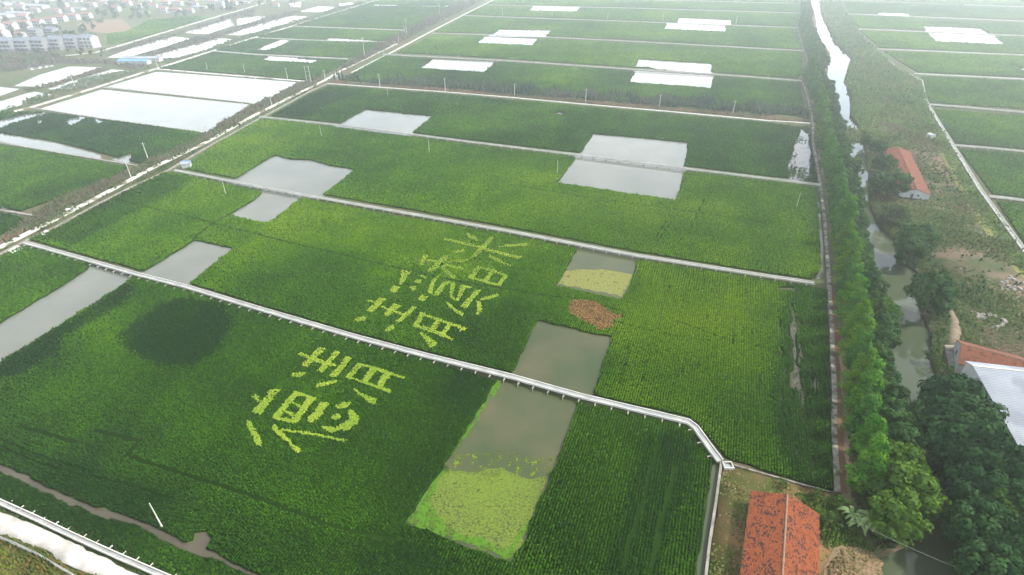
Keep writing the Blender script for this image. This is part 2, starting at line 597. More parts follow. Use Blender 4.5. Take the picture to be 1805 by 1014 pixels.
def lattice(poly, holes=(), ang=0.0, s0=.42, k=.0026, jit=.28, cull=None, smax=9.0, rows=(1.12, .9, .55)):
    """Points in rows over a polygon (world), farther rows wider apart. Returns points and spacing."""
    poly = np.asarray(poly)
    ca, sa = math.cos(ang), math.sin(ang)
    outP, outS = [], []
    for b0, b1 in zip(BANDS[:-1], BANDS[1:]):
        s = min(smax, max(s0, k * (b0 * .4 + b1 * .6)))
        lo, hi = poly.min(0), poly.max(0)
        ymax = math.sqrt(max(0, b1 * b1 - CAM_H ** 2)) if b1 > CAM_H else 0
        hi = np.minimum(hi, [ymax + 1, ymax + 1]); lo = np.maximum(lo, [-ymax - 1, -ymax - 1])
        if lo[0] >= hi[0] or lo[1] >= hi[1]: continue
        c = np.array([(lo[0], lo[1]), (hi[0], lo[1]), (hi[0], hi[1]), (lo[0], hi[1])])
        u = c[:, 0] * ca + c[:, 1] * sa; v = -c[:, 0] * sa + c[:, 1] * ca
        U, Vv = np.meshgrid(np.arange(u.min(), u.max(), s * rows[0]), np.arange(v.min(), v.max(), s * rows[1]))
        U = U.ravel(); Vv = Vv.ravel()
        U = U + rng.normal(0, jit * s * rows[2], len(U)); Vv = Vv + rng.normal(0, jit * s, len(Vv))
        P = np.stack([U * ca - Vv * sa, U * sa + Vv * ca], 1)
        r = np.sqrt(P[:, 0] ** 2 + P[:, 1] ** 2 + CAM_H ** 2)
        P = P[(r >= b0) & (r < b1)]
        if not len(P): continue
        px = to_px(P)
        P = P[(px[:, 0] > -260) & (px[:, 0] < 2065) & (px[:, 1] > -60) & (px[:, 1] < 1130)]
        if not len(P): continue
        m = inside(P, poly)
        P = P[m]
        for h in holes:
            if not len(P): break
            P = P[~inside(P, h)]
        if cull is not None and len(P): P = P[cull(P)]
        outP.append(P); outS.append(np.full(len(P), s))
    if not outP: return np.zeros((0, 2)), np.zeros(0)
    return np.concatenate(outP), np.concatenate(outS)


def near_lines(P, lines):
    """True where a point lies on one of the gap lines [(world polyline, width)]."""
    r = np.zeros(len(P), bool)
    for w, wid in lines:
        for a, b in zip(w[:-1], w[1:]):
            lo = np.minimum(a, b) - wid; hi = np.maximum(a, b) + wid
            k = np.where((P[:, 0] > lo[0]) & (P[:, 0] < hi[0]) & (P[:, 1] > lo[1]) & (P[:, 1] < hi[1]))[0]
            if not len(k): continue
            d = b - a; L2 = d @ d
            t = np.clip(((P[k] - a) @ d) / L2, 0, 1)
            q = P[k] - (a + t[:, None] * d)
            hit = (q ** 2).sum(1) < (wid / 2) ** 2
            if wid < .4: hit &= rng.uniform(0, 1, len(k)) < .5
            r[k] |= hit
    return r


def zoomed(ox, oy, s, pts):
    return [(ox + x / s, oy + y / s) for x, y in pts]


# ================================================================== THE LARGE STRUCTURE
gm = MB(); gm.quad((-3200, -600, 0), (3200, -600, 0), (3200, 4200, 0), (-3200, 4200, 0))
tag(gm.build('ground', M['soil']), 'flat soil of the plain under the fields', None, None, 'structure')

# ---- open water: name of material, outline in photo pixels
PONDS = [
    ('pond_far', [(67, 192), (180, 157), (436, 183), (362, 232)]),
    ('pond_far', [(190, 152), (277, 126), (350, 131), (520, 144), (492, 165), (450, 181), (330, 167)]),
    ('pond_far', [(27, 150), (70, 131), (120, 117), (177, 118), (120, 136), (75, 151)]),
    ('pond_far', [(87, 155), (150, 134), (195, 122), (234, 125), (190, 137), (120, 157)]),
    ('pond_far', [(-60, 150), (0, 153), (32, 156), (0, 167), (-60, 185)]),
    ('pond_far', [(0, 178), (55, 161), (87, 166), (0, 196), (-60, 212), (-60, 193)]),
    ('pond_far', [(5, 113), (30, 109), (85, 110), (95, 115), (55, 122)]),
    ('pond_far', [(190, 100), (225, 87), (266, 74), (306, 64), (337, 68), (287, 82), (225, 100)]),
    ('pond_far', [(247, 103), (312, 86), (381, 67), (411, 69), (360, 88), (315, 100), (275, 103.5)]),
    ('pond_far', [(325, 57), (406, 32), (412, 44), (365, 59)]),
    ('pond_far', [(418, 32), (450, 29), (467, 29), (450, 37), (419, 44)]),
    ('pond_far', [(395, 60), (450, 41), (500, 27), (545, 29), (500, 43), (450, 56), (424, 61)]),
    ('pond_far', [(527, 20), (560, 11), (590, 12), (575, 21)]),
    ('pond_far', [(510, 5), (530, 3), (530, 12), (512, 12)]),
    ('pond_far', [(597, 6), (620, 4), (623, 8), (600, 10)]),
    ('pond_far', [(449, 88), (470, 78), (492, 70), (516, 71), (475, 88)]),
    ('pond_far', [(570, 71), (582, 66), (659, 70), (647, 74)]),
    ('pond_far', [(457, 106), (475, 98.5), (566, 105), (550, 111)]),
    ('pond_far', [(654, 10), (662, 7), (702, 8), (699, 11)]),
    ('pond_far', [(722, 9.5), (807, 9), (804, 11.5), (722, 11.5)]),
    ('pond_far', [(739, 120), (764, 103.5), (874, 108.5), (854, 127)]),
    ('pond_far', [(1119.5, 117), (1126, 103.5), (1254, 111.5), (1254, 128.5)]),
    ('pond_far', [(1109, 145), (1119.5, 124), (1258, 133), (1254, 155)]),
    ('pond_far', [(862, 63), (881, 51), (973.6, 52.4), (960, 65)]),
    ('pond_far', [(839, 76), (854, 64), (948.6, 68), (937.4, 80)]),
    ('pond_far', [(1194, 40), (1197, 30.5), (1290, 34.5), (1288, 44)]),
    ('pond_far', [(1169, 51), (1175.6, 40.5), (1279, 45), (1280, 56)]),
    ('pond_far', [(932, 18.7), (939, 10.5), (1023.5, 12.5), (1016, 20.5)]),
    ('pond_mid', [(590, 221), (643, 191), (764, 203), (721, 237)]),
    ('pond_mid', [(1020, 272), (1046, 234), (1130, 241), (1213, 249.5), (1211, 272), (1205, 297)]),
    ('pond_mid', [(1018, 272), (982, 321), (1190.6, 351), (1199, 330), (1207, 297)]),
    ('pond_mid', [(407, 319), (440, 297), (478, 275), (486, 272), (512, 279), (547, 279.5), (580, 290), (628, 297), (595, 322), (561, 347)]),
    ('pond_mid', [(404, 377), (450, 348.5), (468, 328), (535, 343), (474, 391), (450, 388.5)]),
    ('pond_mid', [(248, 479), (342, 421), (411.6, 436), (326, 504)]),
    ('pond_mid', [(162, 465), (236, 484), (217, 500), (0, 636), (-150, 732), (-150, 656), (0, 566), (110, 500)]),
    ('pond_near', [(1020, 433), (1125, 450), (1112, 497), (1099, 526), (980, 502)]),
    ('pond_near', [(947, 562), (1079.6, 592), (1062, 640), (1045, 697), (898, 662)]),
    ('pond_near', [(881, 658), (1026, 695), (1004, 752), (968, 846), (905, 990), (712, 920), (790, 805)]),
    ('mud_water', [(1413, 225), (1425, 232), (1430, 270), (1428, 300), (1424, 320), (1391, 314), (1388, 290), (1398, 268), (1402, 250)]),
    ('mud_water', [(975, 200), (985, 196), (998, 198), (990, 202)]),
    ('mud_water', [(28, 471), (34, 466), (44, 466), (38, 472)]),
    ('mud_water', [(1376, 328), (1398, 327), (1396, 331), (1378, 331)]),
    ('mud_water', zoomed(1350, 500, 3.967, [(90, 15), (215, 20), (210, 50), (100, 40)])),
    ('mud_water', zoomed(1350, 500, 3.967, [(176, 100), (200, 180), (225, 300), (214, 400), (220, 560), (245, 580), (245, 650), (200, 740), (178, 730), (168, 620), (200, 560), (192, 400), (170, 300), (180, 180)])),
    ('mud_water', zoomed(1350, 500, 3.967, [(232, 660), (248, 660), (280, 840), (300, 960), (322, 1080), (340, 1240), (356, 1340), (338, 1380), (330, 1240), (300, 1080), (276, 960), (255, 840)])),
    ] + [('mud_water', [(x, y), (x + 1.6, y + 1), (x + .12 * (y - 620) / 10 + l * .05 + 1.3, y + l), (x + l * .05, y + l)]) for x, y, l in (
        (1384, 640, 40), (1390, 585, 30), (1412, 600, 34), (1378, 690, 46), (1368, 735, 26), (1422, 690, 50), (1430, 730, 40), (1418, 745, 50), (1384, 740, 44), (1396, 755, 40), (1376, 610, 22), (1409, 665, 50), (1436, 655, 34), (1402, 770, 30), (1360, 745, 20))] + [('mud_water', [(x, y), (x + w_, y + 2), (x + w_ * 1.2 + l * .06, y + l * .6), (x + l * .06 + w_ * .5, y + l), (x - w_ * .3 + l * .03, y + l * .5)]) for x, y, l, w_ in [(random.gauss(1402, 17), random.uniform(545, 770), random.uniform(10, 34), random.uniform(1.2, 2.6)) for _ in range(34)] + [(random.uniform(1424, 1458), random.uniform(640, 740), random.uniform(20, 46), 1.2) for _ in range(12)]] + [
    ('mud_water', [(-120, 770), (0, 816), (52, 836), (104, 866), (167, 892), (208, 902), (273, 927), (323, 953), (338, 950), (341, 936), (364, 933), (374, 950), (362, 966), (400, 984), (443, 1006), (520, 1040), (515, 1050), (443, 1013), (380, 985), (330, 970), (260, 936), (200, 914), (160, 905), (100, 880), (45, 850), (0, 830), (-120, 790)]),
    ('pond_far', [(1547, 26), (1549, 21), (1602, 23), (1607, 29)]),
    ('pond_far', [(1626, 45), (1728, 49), (1750, 62), (1637, 58)]),
    ('pond_far', [(1635, 58), (1752, 62), (1776, 79), (1649, 73)]),
    ('pond_far', [(1791, 118), (1830, 119), (1840, 126), (1805, 125)]),
    ('pond_mid', [(-60, 226), (0, 232), (90, 248), (172, 270), (174, 279), (80, 263), (0, 247), (-60, 236)]),
    ('pond_mid', [(-60, 206), (0, 210), (48, 199), (84, 197), (76, 202), (25, 216), (0, 226), (-60, 222)]),
    ('pond_mid', [(62, 212), (75, 208), (77, 220), (68, 218)]),
    ('pond_mid', [(115, 215), (122, 207), (150, 204), (140, 213), (125, 222)]),
    ('pond_mid', [(165, 208), (188, 213), (172, 219)]),
    ('pond_mid', [(200, 279), (230, 268), (232, 277), (225, 285)]),
    ('pond_mid', [(0, 357), (15, 367), (37, 372), (30, 376), (0, 369)]),
    ('mud_water', [(32, 385), (60, 384), (48, 396)]),
]
HOLES = []
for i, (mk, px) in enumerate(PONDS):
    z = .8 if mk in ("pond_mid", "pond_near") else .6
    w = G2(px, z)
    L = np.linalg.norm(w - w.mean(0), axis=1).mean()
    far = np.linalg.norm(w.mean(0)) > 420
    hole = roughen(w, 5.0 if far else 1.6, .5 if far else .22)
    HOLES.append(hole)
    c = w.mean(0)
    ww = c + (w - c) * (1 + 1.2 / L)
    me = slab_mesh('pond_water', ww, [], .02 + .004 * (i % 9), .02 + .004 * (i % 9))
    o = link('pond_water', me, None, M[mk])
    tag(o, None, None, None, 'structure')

# ---- glyph strokes planted in paler rice: photo pixels
A_ = lambda p: zoomed(720, 400, 8.177, p)
B_ = lambda p: zoomed(610, 470, 6.759, p)
C_ = lambda p: zoomed(500, 600, 8.2045, p)
D_ = lambda p: zoomed(420, 670, 7.8, p)
E_ = lambda p: zoomed(450, 500, 4.009, p)
GLYPHS = [
    ('pale rice planted as a crossed character with dots, nearest the upper channel', [A_(p) for p in (
        [(515, 150), (1030, 265), (1110, 295), (1625, 420), (1610, 465), (1080, 330), (1000, 300), (800, 250), (510, 185)],
        [(1190, 130), (1245, 155), (1100, 300), (965, 445), (905, 425), (1050, 270)],
        [(830, 85), (870, 80), (960, 130), (1000, 190), (980, 205), (880, 145), (835, 110)],
        [(1280, 285), (1420, 245), (1720, 230), (1715, 265), (1500, 280), (1350, 285)],
        [(640, 345), (720, 320), (795, 315), (815, 340), (760, 365), (700, 380)],
        [(1155, 385), (1250, 430), (1480, 545), (1465, 565), (1320, 515), (1150, 425)])]),
    ('pale rice planted as a character ending in a two-celled box, beside the crossed one', [A_(p) for p in (
        [(240, 375), (300, 400), (250, 480), (200, 555), (165, 540), (180, 470)],
        [(265, 455), (420, 480), (420, 505), (260, 485)],
        [(500, 400), (580, 410), (540, 470), (430, 580), (330, 650), (240, 635), (330, 560), (420, 480)],
        [(540, 480), (870, 455), (880, 475), (780, 505), (560, 510)],
        [(500, 525), (640, 545), (800, 590), (780, 615), (640, 585), (490, 550)],
        [(460, 560), (500, 550), (600, 640), (675, 705), (650, 750), (600, 710), (500, 620)],
        [(1000, 550), (1060, 570), (930, 740), (850, 715)],
        [(1040, 565), (1220, 600), (1420, 690), (1400, 710), (1200, 640), (1040, 590)],
        [(860, 705), (1100, 760), (1300, 820), (1300, 850), (1080, 790), (860, 735)],
        [(1370, 690), (1425, 700), (1320, 845), (1260, 835)],
        [(1170, 635), (1240, 640), (1140, 790), (1080, 770)])]),
    ('pale rice planted as the zigzag-stroked character between its two neighbours of the four', [B_(p) for p in (
        [(655, 40), (700, 35), (775, 55), (720, 130), (660, 215), (625, 200), (650, 130)],
        [(865, 95), (890, 92), (960, 120), (950, 140), (860, 110)],
        [(810, 175), (840, 150), (890, 150), (900, 180), (850, 200)],
        [(755, 240), (790, 225), (840, 240), (830, 265), (790, 280)],
        [(520, 275), (570, 225), (645, 240), (610, 290), (570, 315)],
        [(860, 380), (900, 325), (985, 350), (950, 395), (900, 415)],
        [(1190, 415), (1225, 425), (1300, 500), (1405, 555), (1385, 590), (1300, 540), (1210, 460)],
        [(1040, 125), (1085, 140), (1050, 220), (1020, 310), (980, 300), (975, 250), (1005, 200)],
        [(1000, 270), (1040, 320), (1100, 300), (1100, 330), (1070, 345), (990, 310)],
        [(1150, 175), (1240, 170), (1230, 200), (1180, 220), (1130, 300), (1090, 340), (1050, 310), (1100, 250)],
        [(1240, 185), (1305, 190), (1290, 260), (1270, 350), (1300, 380), (1280, 400), (1235, 345), (1235, 260)],
        [(1370, 210), (1430, 235), (1400, 300), (1350, 400), (1290, 395), (1330, 340)],
        [(1380, 210), (1500, 240), (1490, 258), (1400, 245)],
        [(1075, 115), (1110, 80), (1135, 75), (1120, 100), (1090, 130)])] + [E_(p) for p in (
        [(1555, 45), (1600, 40), (1540, 110), (1490, 170), (1450, 160), (1510, 90)],
        [(1590, 100), (1720, 65), (1725, 85), (1650, 110), (1590, 115)],
        [(1560, 110), (1590, 125), (1605, 180), (1575, 220), (1555, 215), (1570, 175)])]),
    ('pale rice planted as the barred character nearest the white channel, lowest of the four', [B_(p) for p in (
        [(240, 385), (300, 395), (400, 455), (500, 490), (640, 535), (690, 560), (670, 580), (560, 530), (420, 480), (330, 425), (240, 410)],
        [(400, 360), (490, 380), (400, 460), (310, 540), (245, 520), (330, 440)],
        [(570, 435), (655, 460), (590, 520), (500, 590), (440, 575), (500, 500)],
        [(790, 460), (840, 485), (740, 580), (640, 665), (580, 645), (690, 560)],
        [(890, 535), (950, 560), (880, 660), (870, 700), (790, 695), (850, 610)],
        [(920, 545), (1150, 630), (1450, 725), (1420, 750), (1330, 775), (1370, 735), (1150, 660), (930, 580)],
        [(800, 685), (880, 685), (1000, 730), (1160, 790), (1275, 850), (1260, 875), (1100, 815), (960, 755), (800, 707)],
        [(1070, 620), (1130, 640), (1080, 730), (1050, 770), (1000, 740)],
        [(1200, 670), (1260, 690), (1220, 760), (1160, 810), (1120, 790), (1180, 730)],
        [(90, 650), (130, 600), (200, 585), (250, 605), (220, 640), (130, 650)],
        [(450, 750), (520, 700), (580, 685), (570, 730), (510, 775), (470, 775)],
        [(870, 775), (900, 770), (1000, 840), (1080, 900), (1075, 935), (1020, 955), (980, 940), (920, 850)])]),
    ('large pale barred character of rice in the near field, the upper of two', [C_(p) for p in (
        [(205, 195), (240, 165), (330, 205), (450, 250), (600, 290), (770, 345), (760, 375), (600, 345), (440, 290), (320, 240)],
        [(500, 90), (620, 110), (480, 240), (340, 380), (255, 345), (380, 230)],
        [(740, 140), (825, 170), (700, 290), (560, 460), (480, 425), (620, 280)],
        [(900, 225), (1000, 250), (880, 380), (740, 540), (655, 505), (780, 380)],
        [(1070, 320), (1140, 345), (1080, 420), (1010, 490), (980, 530), (890, 520), (960, 450)],
        [(1080, 325), (1250, 355), (1500, 435), (1750, 520), (1730, 545), (1500, 480), (1240, 390), (1080, 350)],
        [(900, 505), (1130, 580), (1340, 640), (1560, 715), (1540, 755), (1330, 670), (1130, 605), (895, 535)],
        [(1250, 370), (1370, 405), (1290, 500), (1210, 600), (1130, 570), (1210, 460)],
        [(1450, 450), (1560, 485), (1470, 590), (1420, 680), (1340, 640), (1390, 560)],
        [(85, 505), (150, 465), (300, 440), (320, 465), (270, 510), (170, 525)],
        [(460, 650), (500, 610), (640, 580), (755, 575), (750, 600), (640, 640), (480, 670)],
        [(1000, 700), (1025, 690), (1200, 790), (1350, 845), (1330, 900), (1290, 920), (1200, 860), (1080, 770)])]),
    ('large pale many-stroked character of rice with a three-celled box, lower of two', [D_(p) for p in (
        [(170, 205), (230, 175), (300, 240), (320, 280), (270, 290)],
        [(430, 120), (580, 120), (440, 290), (300, 470), (175, 420), (320, 290)],
        [(770, 145), (850, 160), (1065, 240), (1050, 270), (940, 225), (800, 200), (760, 190)],
        [(770, 150), (830, 190), (640, 400), (560, 520), (460, 505), (560, 380)],
        [(950, 225), (1065, 240), (900, 450), (790, 590), (700, 560), (820, 420)],
        [(470, 500), (560, 500), (720, 530), (800, 590), (650, 560), (490, 530)],
        [(690, 300), (740, 285), (860, 340), (840, 375), (760, 320)],
        [(580, 420), (660, 405), (770, 450), (740, 490), (650, 440)],
        [(1130, 290), (1260, 310), (1150, 450), (1020, 585), (935, 555), (1040, 430)],
        [(1330, 350), (1440, 300), (1560, 285), (1550, 310), (1480, 365), (1390, 385)],
        [(1270, 480), (1340, 455), (1410, 475), (1390, 530), (1340, 540), (1280, 510)],
        [(1510, 410), (1550, 385), (1670, 510), (1630, 600), (1500, 680), (1360, 680), (1300, 720), (1150, 660), (1150, 625), (1320, 650), (1450, 580), (1530, 510)],
        [(100, 560), (150, 530), (200, 620), (270, 750), (325, 870), (300, 905), (250, 890), (190, 760), (120, 620)],
        [(460, 620), (500, 600), (560, 670), (700, 800), (860, 960), (840, 985), (780, 970), (600, 790), (470, 670)],
        [(560, 660), (750, 680), (1000, 710), (1250, 770), (1500, 805), (1490, 840), (1250, 795), (1000, 745), (760, 710), (600, 690)])]),
]
GLYPH_W = [[G2(p, .85) for p in polys] for _, polys in GLYPHS]
ALL_STROKES = [s for g in GLYPH_W for s in g]
DEAD_PX = [(1002, 540), (1006, 530), (1016, 526), (1042, 527), (1056, 533), (1070, 545), (1084, 552), (1097, 551), (1096, 557), (1083, 563), (1079, 575), (1068, 579), (1055, 580), (1040, 570), (1025, 563), (1010, 553)]
DEAD_W = roughen(G2(DEAD_PX, .8), 1.5, .35)

# ---- tracks and gaps between plantings: (pixel polyline, width in metres)
GAPS = [
    ([(207, 352), (369, 391)], .9), ([(374, 393), (482, 420), (625, 454), (720, 477), (800, 494), (940, 516), (990, 524)], .8),
    ([(404, 377), (374, 393), (342, 419)], 1.2), ([(900, 325), (1020, 345), (1200, 370), (1350, 392)], .8),
    ([(34, 750), (90, 766), (130, 779)], 1.0), ([(169, 758), (205, 768), (245, 776)], 1.1), ([(245, 776), (232, 790), (224, 802)], 1.0),
    ([(224, 802), (270, 818), (328, 836), (390, 856), (450, 875), (510, 898), (564, 919), (617, 935), (650, 941), (695, 950)], .9),
    ([(0, 772), (40, 790), (80, 806), (160, 830)], .5), ([(0, 786), (60, 812), (140, 838)], .5), ([(160, 838), (240, 858), (300, 876)], .5),
    ([(725, 770), (708, 797), (690, 818), (670, 850)], .6), ([(1160, 773), (1152, 815), (1124, 917), (1108, 966), (1100, 1000)], .7),
    ([(1192, 820), (1174, 890), (1164, 927), (1158, 969), (1148, 1010)], .9), ([(960, 905), (1030, 760)], .35), ([(990, 935), (1050, 790)], .35),
    ([(1000, 522), (1100, 548)], .5), ([(1180, 560), (1260, 590), (1350, 612), (1420, 640)], .5), ([(1060, 560), (1180, 590), (1250, 600)], .4),
]
for (a, b) in (((1130, 0), (1050, 230)), ((1010, 370), (915, 750)), ((840, 470), (770, 700)), ((1230, 550), (1185, 760)), ((1395, 190), (1340, 560)),
               ((1600, 60), (1570, 420)), ((1470, 120), (1440, 400)), ((1250, 0), (1170, 300)), ((1330, 560), (1300, 740)), ((1640, 300), (1630, 480)),
               ((1715, 250), (1700, 480)), ((1790, 420), (1760, 700)), ((865, 380), (780, 560)), ((120, 210), (20, 420)), ((1370, 0), (1330, 150)), ((800, 230), (740, 330)), ((1670, 0), (1655, 200))):
    GAPS.append(([(900 + a[0] / 4.009, 500 + a[1] / 4.009), (900 + b[0] / 4.009, 500 + b[1] / 4.009)], .34))
for (a, b) in (((1160, 520), (1040, 700)), ((1110, 540), (1020, 690)), ((1370, 400), (1260, 640))):
    GAPS.append(([(900 + a[0] / 4.009, 250 + a[1] / 4.009), (900 + b[0] / 4.009, 250 + b[1] / 4.009)], .5))
for (a, b) in (((700, 400), (480, 740)), ((380, 500), (250, 640)), ((560, 480), (430, 650))):
    GAPS.append(([(450 + a[0] / 4.009, 250 + a[1] / 4.009), (450 + b[0] / 4.009, 250 + b[1] / 4.009)], .35))
GAPS_W = [(G2(p, .7), w) for p, w in GAPS]

# ---- crop colour: patches of thinner, riper or darker rice (pixel outline, change, softness in pixels)
DARK = [
    (zoomed(0, 500, 4.009, [(830, 360), (960, 255), (1100, 165), (1230, 110), (1350, 95), (1480, 115), (1600, 175), (1640, 240), (1610, 350), (1540, 460), (1400, 560), (1280, 585), (1140, 575), (1000, 515), (890, 455)]), -.44),
    ([(-100, 700), (0, 636), (60, 600), (150, 548), (220, 500), (238, 494), (226, 528), (190, 555), (150, 572), (110, 590), (107, 612), (70, 640), (30, 660), (0, 668), (-100, 700)], -.42),
    ([(100, 402), (185, 354), (290, 306), (340, 318), (240, 372), (200, 395), (130, 430), (60, 420)], -.24),
    ([(1130, 770), (1190, 755), (1235, 770), (1215, 850), (1180, 930), (1160, 1014), (1060, 1014), (1100, 900)], -.2),
    ([(0, 780), (150, 820), (330, 870), (520, 930), (720, 960), (900, 1010), (900, 1080), (-100, 1080), (-100, 760)], -.12),
    ([(1380, 500), (1470, 500), (1472, 860), (1400, 850), (1370, 760), (1355, 690), (1380, 600)], -.28),
    ([(478, 203), (580, 152), (650, 160), (560, 190), (540, 210)], -.2),
]
BLOBS = [  # px, py, rx, ry, change
    (1180, 560, 110, 90, .19), (1300, 640, 60, 90, .10), (1120, 690, 90, 40, .12), (1230, 490, 120, 40, .10), (70, 520, 100, 40, .22), (200, 600, 60, 50, .26), (300, 690, 200, 50, .10),
    (440, 600, 60, 45, .12), (1000, 370, 260, 40, .12), (560, 330, 150, 30, .1), (1250, 400, 110, 50, .10), (380, 240, 90, 30, .16), (820, 160, 200, 18, .12), (900, 85, 80, 14, .18),
    (640, 400, 200, 35, .08), (240, 420, 130, 40, .06), (1290, 560, 70, 50, .12), (700, 220, 90, 14, .1), (1100, 330, 120, 26, .10), (80, 300, 80, 26, .12), (470, 700, 120, 50, -.05),
    (1000, 135, 90, 16, .16), (720, 560, 160, 40, -.10), (900, 620, 60, 50, -.08), (650, 830, 160, 60, -.06), (1100, 760, 80, 40, -.02), (860, 880, 60, 60, -.06),
]
DARK_W = [(G2(p, .7), d) for p, d in DARK]


def crop_tone(P, base):
    px = to_px(P)
    t = base + .15 * slow(P, 38.0) + .11 * slow(P, 9.0) + .10 * slow(P, 150.0)
    J = P + rng.normal(0, .8, P.shape)
    for w, d in DARK_W: t = t + d * inside(J, w)
    for x, y, rx, ry, d in BLOBS:
        q = ((px[:, 0] - x) / rx) ** 2 + ((px[:, 1] - y) / ry) ** 2
        t = t + d * np.exp(-q)
    return t


ROWS = math.atan2(*(G(1150, 590) - G(1135, 650))[:2]) * -1     # row direction of the near fields
FIELDS = [  # outline (photo pixels at crop height), tone
    ('dense rice of the near field below the lowest channel', [(44, 431), (160, 464), (324, 510), (450, 549), (625, 601), (749, 634), (880, 671), (1022, 708), (1210, 750), (1226, 766), (1257, 812), (1244, 900), (1226, 1030), (1215, 1100), (430, 1100), (300, 1025), (130, 950), (0, 890), (-130, 840), (-150, 530), (0, 451)], .36),
    ('rice of the field with four planted characters', [(50, 420), (160, 451), (324, 495), (450, 533), (625, 584), (749, 617), (900, 654), (1022, 688), (1214, 732), (1232, 746), (1280, 804), (1350, 828), (1470, 862), (1462, 640), (1457, 508), (1430, 505), (1350, 493), (1127, 458), (1020, 438), (900, 415), (662, 373), (540, 351), (450, 335), (389, 323), (312, 305), (290, 303), (185, 355), (95, 404)], .52),
    ('rice of the wide field between the second and third channels', [(322, 295), (389, 308), (450, 318), (540, 336), (662, 357), (900, 399), (1127, 442), (1350, 478), (1432, 490), (1448, 470), (1440, 331), (1350, 319), (1207, 302), (1017, 278), (834, 256), (600, 225), (462, 209), (379, 255)], .52),
    ('darker rice of the field before the weedy road', [(478, 203), (600, 216), (834, 246), (1017, 267), (1207, 291), (1350, 308), (1440, 319), (1426, 225), (1350, 216), (1199, 202), (1025, 187), (900, 176), (787, 166), (580, 151), (545, 166)], .24),
    ('hazy rice field beyond the weedy road', [(600, 140), (787, 153), (900, 161), (1025, 170), (1199, 184), (1350, 197), (1420, 205), (1410, 146), (1350, 141), (1254, 134), (1119, 126), (900, 111), (704, 101), (680, 98)], .34),
    ('hazy rice field with paired ponds behind it', [(700, 92), (900, 103), (1119, 118), (1254, 126), (1350, 133), (1410, 138), (1416, 93), (1350, 89), (1124, 77), (960, 69), (859, 65), (765, 62)], .48),
    ('far hazy rice field', [(767, 56), (859, 58), (960, 62), (1124, 70), (1350, 83), (1415, 86), (1405, 51), (1350, 49), (1114, 40), (900, 32.5), (822, 29.5)], .5),
    ('far pale rice field', [(824, 25.5), (900, 28), (1114, 35.5), (1350, 44), (1404, 46), (1410, 25), (1350, 23), (1149, 17), (900, 11), (858, 10)], .5),
    ('remote rice field', [(862, 6.5), (900, 7.5), (1149, 13), (1350, 19), (1410, 21), (1409, 7), (1350, 6), (1174, 2), (900, -4), (880, -5)], .5),
    ('remotest rice field', [(890, -7), (1174, -1), (1350, 3), (1410, 4), (1412, -28), (960, -38)], .48),
    ('rice field behind the lotus pond road', [(-120, 245), (0, 255), (80, 267), (224, 294), (200, 315), (125, 337), (60, 362), (37, 370), (0, 365), (-120, 345)], .36),
    ('rice patch beside the pale road', [(-60, 376), (0, 374), (60, 386), (25, 402), (0, 411), (-60, 440)], .2),
    ('hazy rice field beyond the square ponds', [(302, 116), (376, 92), (450, 98), (612, 106), (590, 122), (560, 137), (530, 140), (450, 132), (280, 119)], .3),
    ('hazy rice field with two small ponds', [(380, 87), (448, 68), (570, 73), (695, 75), (640, 98), (612, 101), (450, 93)], .32),
    ('hazy rice strip', [(452, 64), (519, 48), (719, 55), (728, 60), (700, 72), (570, 69)], .34),
    ('pale rice strip near the village road', [(522, 44), (664, 1), (830, 1), (810, 20), (745, 51), (719, 51)], .34),
    ('pale green field before the village', [(190, 78), (225, 72), (312, 48), (362, 32), (350, 28), (262, 35), (228, 54), (190, 60)], .5),
    ('hazy green patch below the village', [(-80, 100), (0, 94), (50, 92), (100, 105), (92, 109), (30, 107), (0, 112), (-80, 118)], .3),
    ('rice beyond the straight channel, nearest', [(1758, 354), (1805, 359), (1960, 375), (1960, 590), (1830, 460), (1812, 434)], .42),
    ('rice beyond the straight channel', [(1692, 262), (1805, 272), (1960, 285), (1960, 366), (1805, 347), (1750, 340)], .45),
    ('bright rice beyond the straight channel', [(1644, 192), (1805, 204), (1960, 214), (1960, 276), (1805, 261), (1686, 251)], .45),
    ('hazy rice beyond the straight channel', [(1624, 134), (1805, 143), (1960, 151), (1960, 204), (1805, 191), (1640, 179)], .46),
    ('hazier rice beyond the straight channel', [(1558, 90), (1805, 100), (1960, 106), (1960, 143), (1805, 135.5), (1618, 126.5)], .46),
    ('pale rice around the paired ponds', [(1517, 54), (1805, 66), (1960, 72), (1960, 101), (1805, 94), (1551, 83)], .48),
    ('paler rice strip', [(1500, 27), (1805, 40.5), (1960, 46), (1960, 67), (1805, 60), (1513, 48)], .48),
    ('palest rice strip', [(1488, 2), (1960, 20), (1960, 43), (1805, 34.5), (1498, 22)], .46),
    ('remote rice beyond the canal', [(1482, -32), (1960, -22), (1960, 16), (1486, -2)], .46),
    ('lotus and weeds standing in the flooded plot', [(-80, 198), (67, 197), (200, 213), (360, 235), (345, 250), (250, 288), (176, 268), (90, 246), (-80, 222)], .14),
]
total = 0
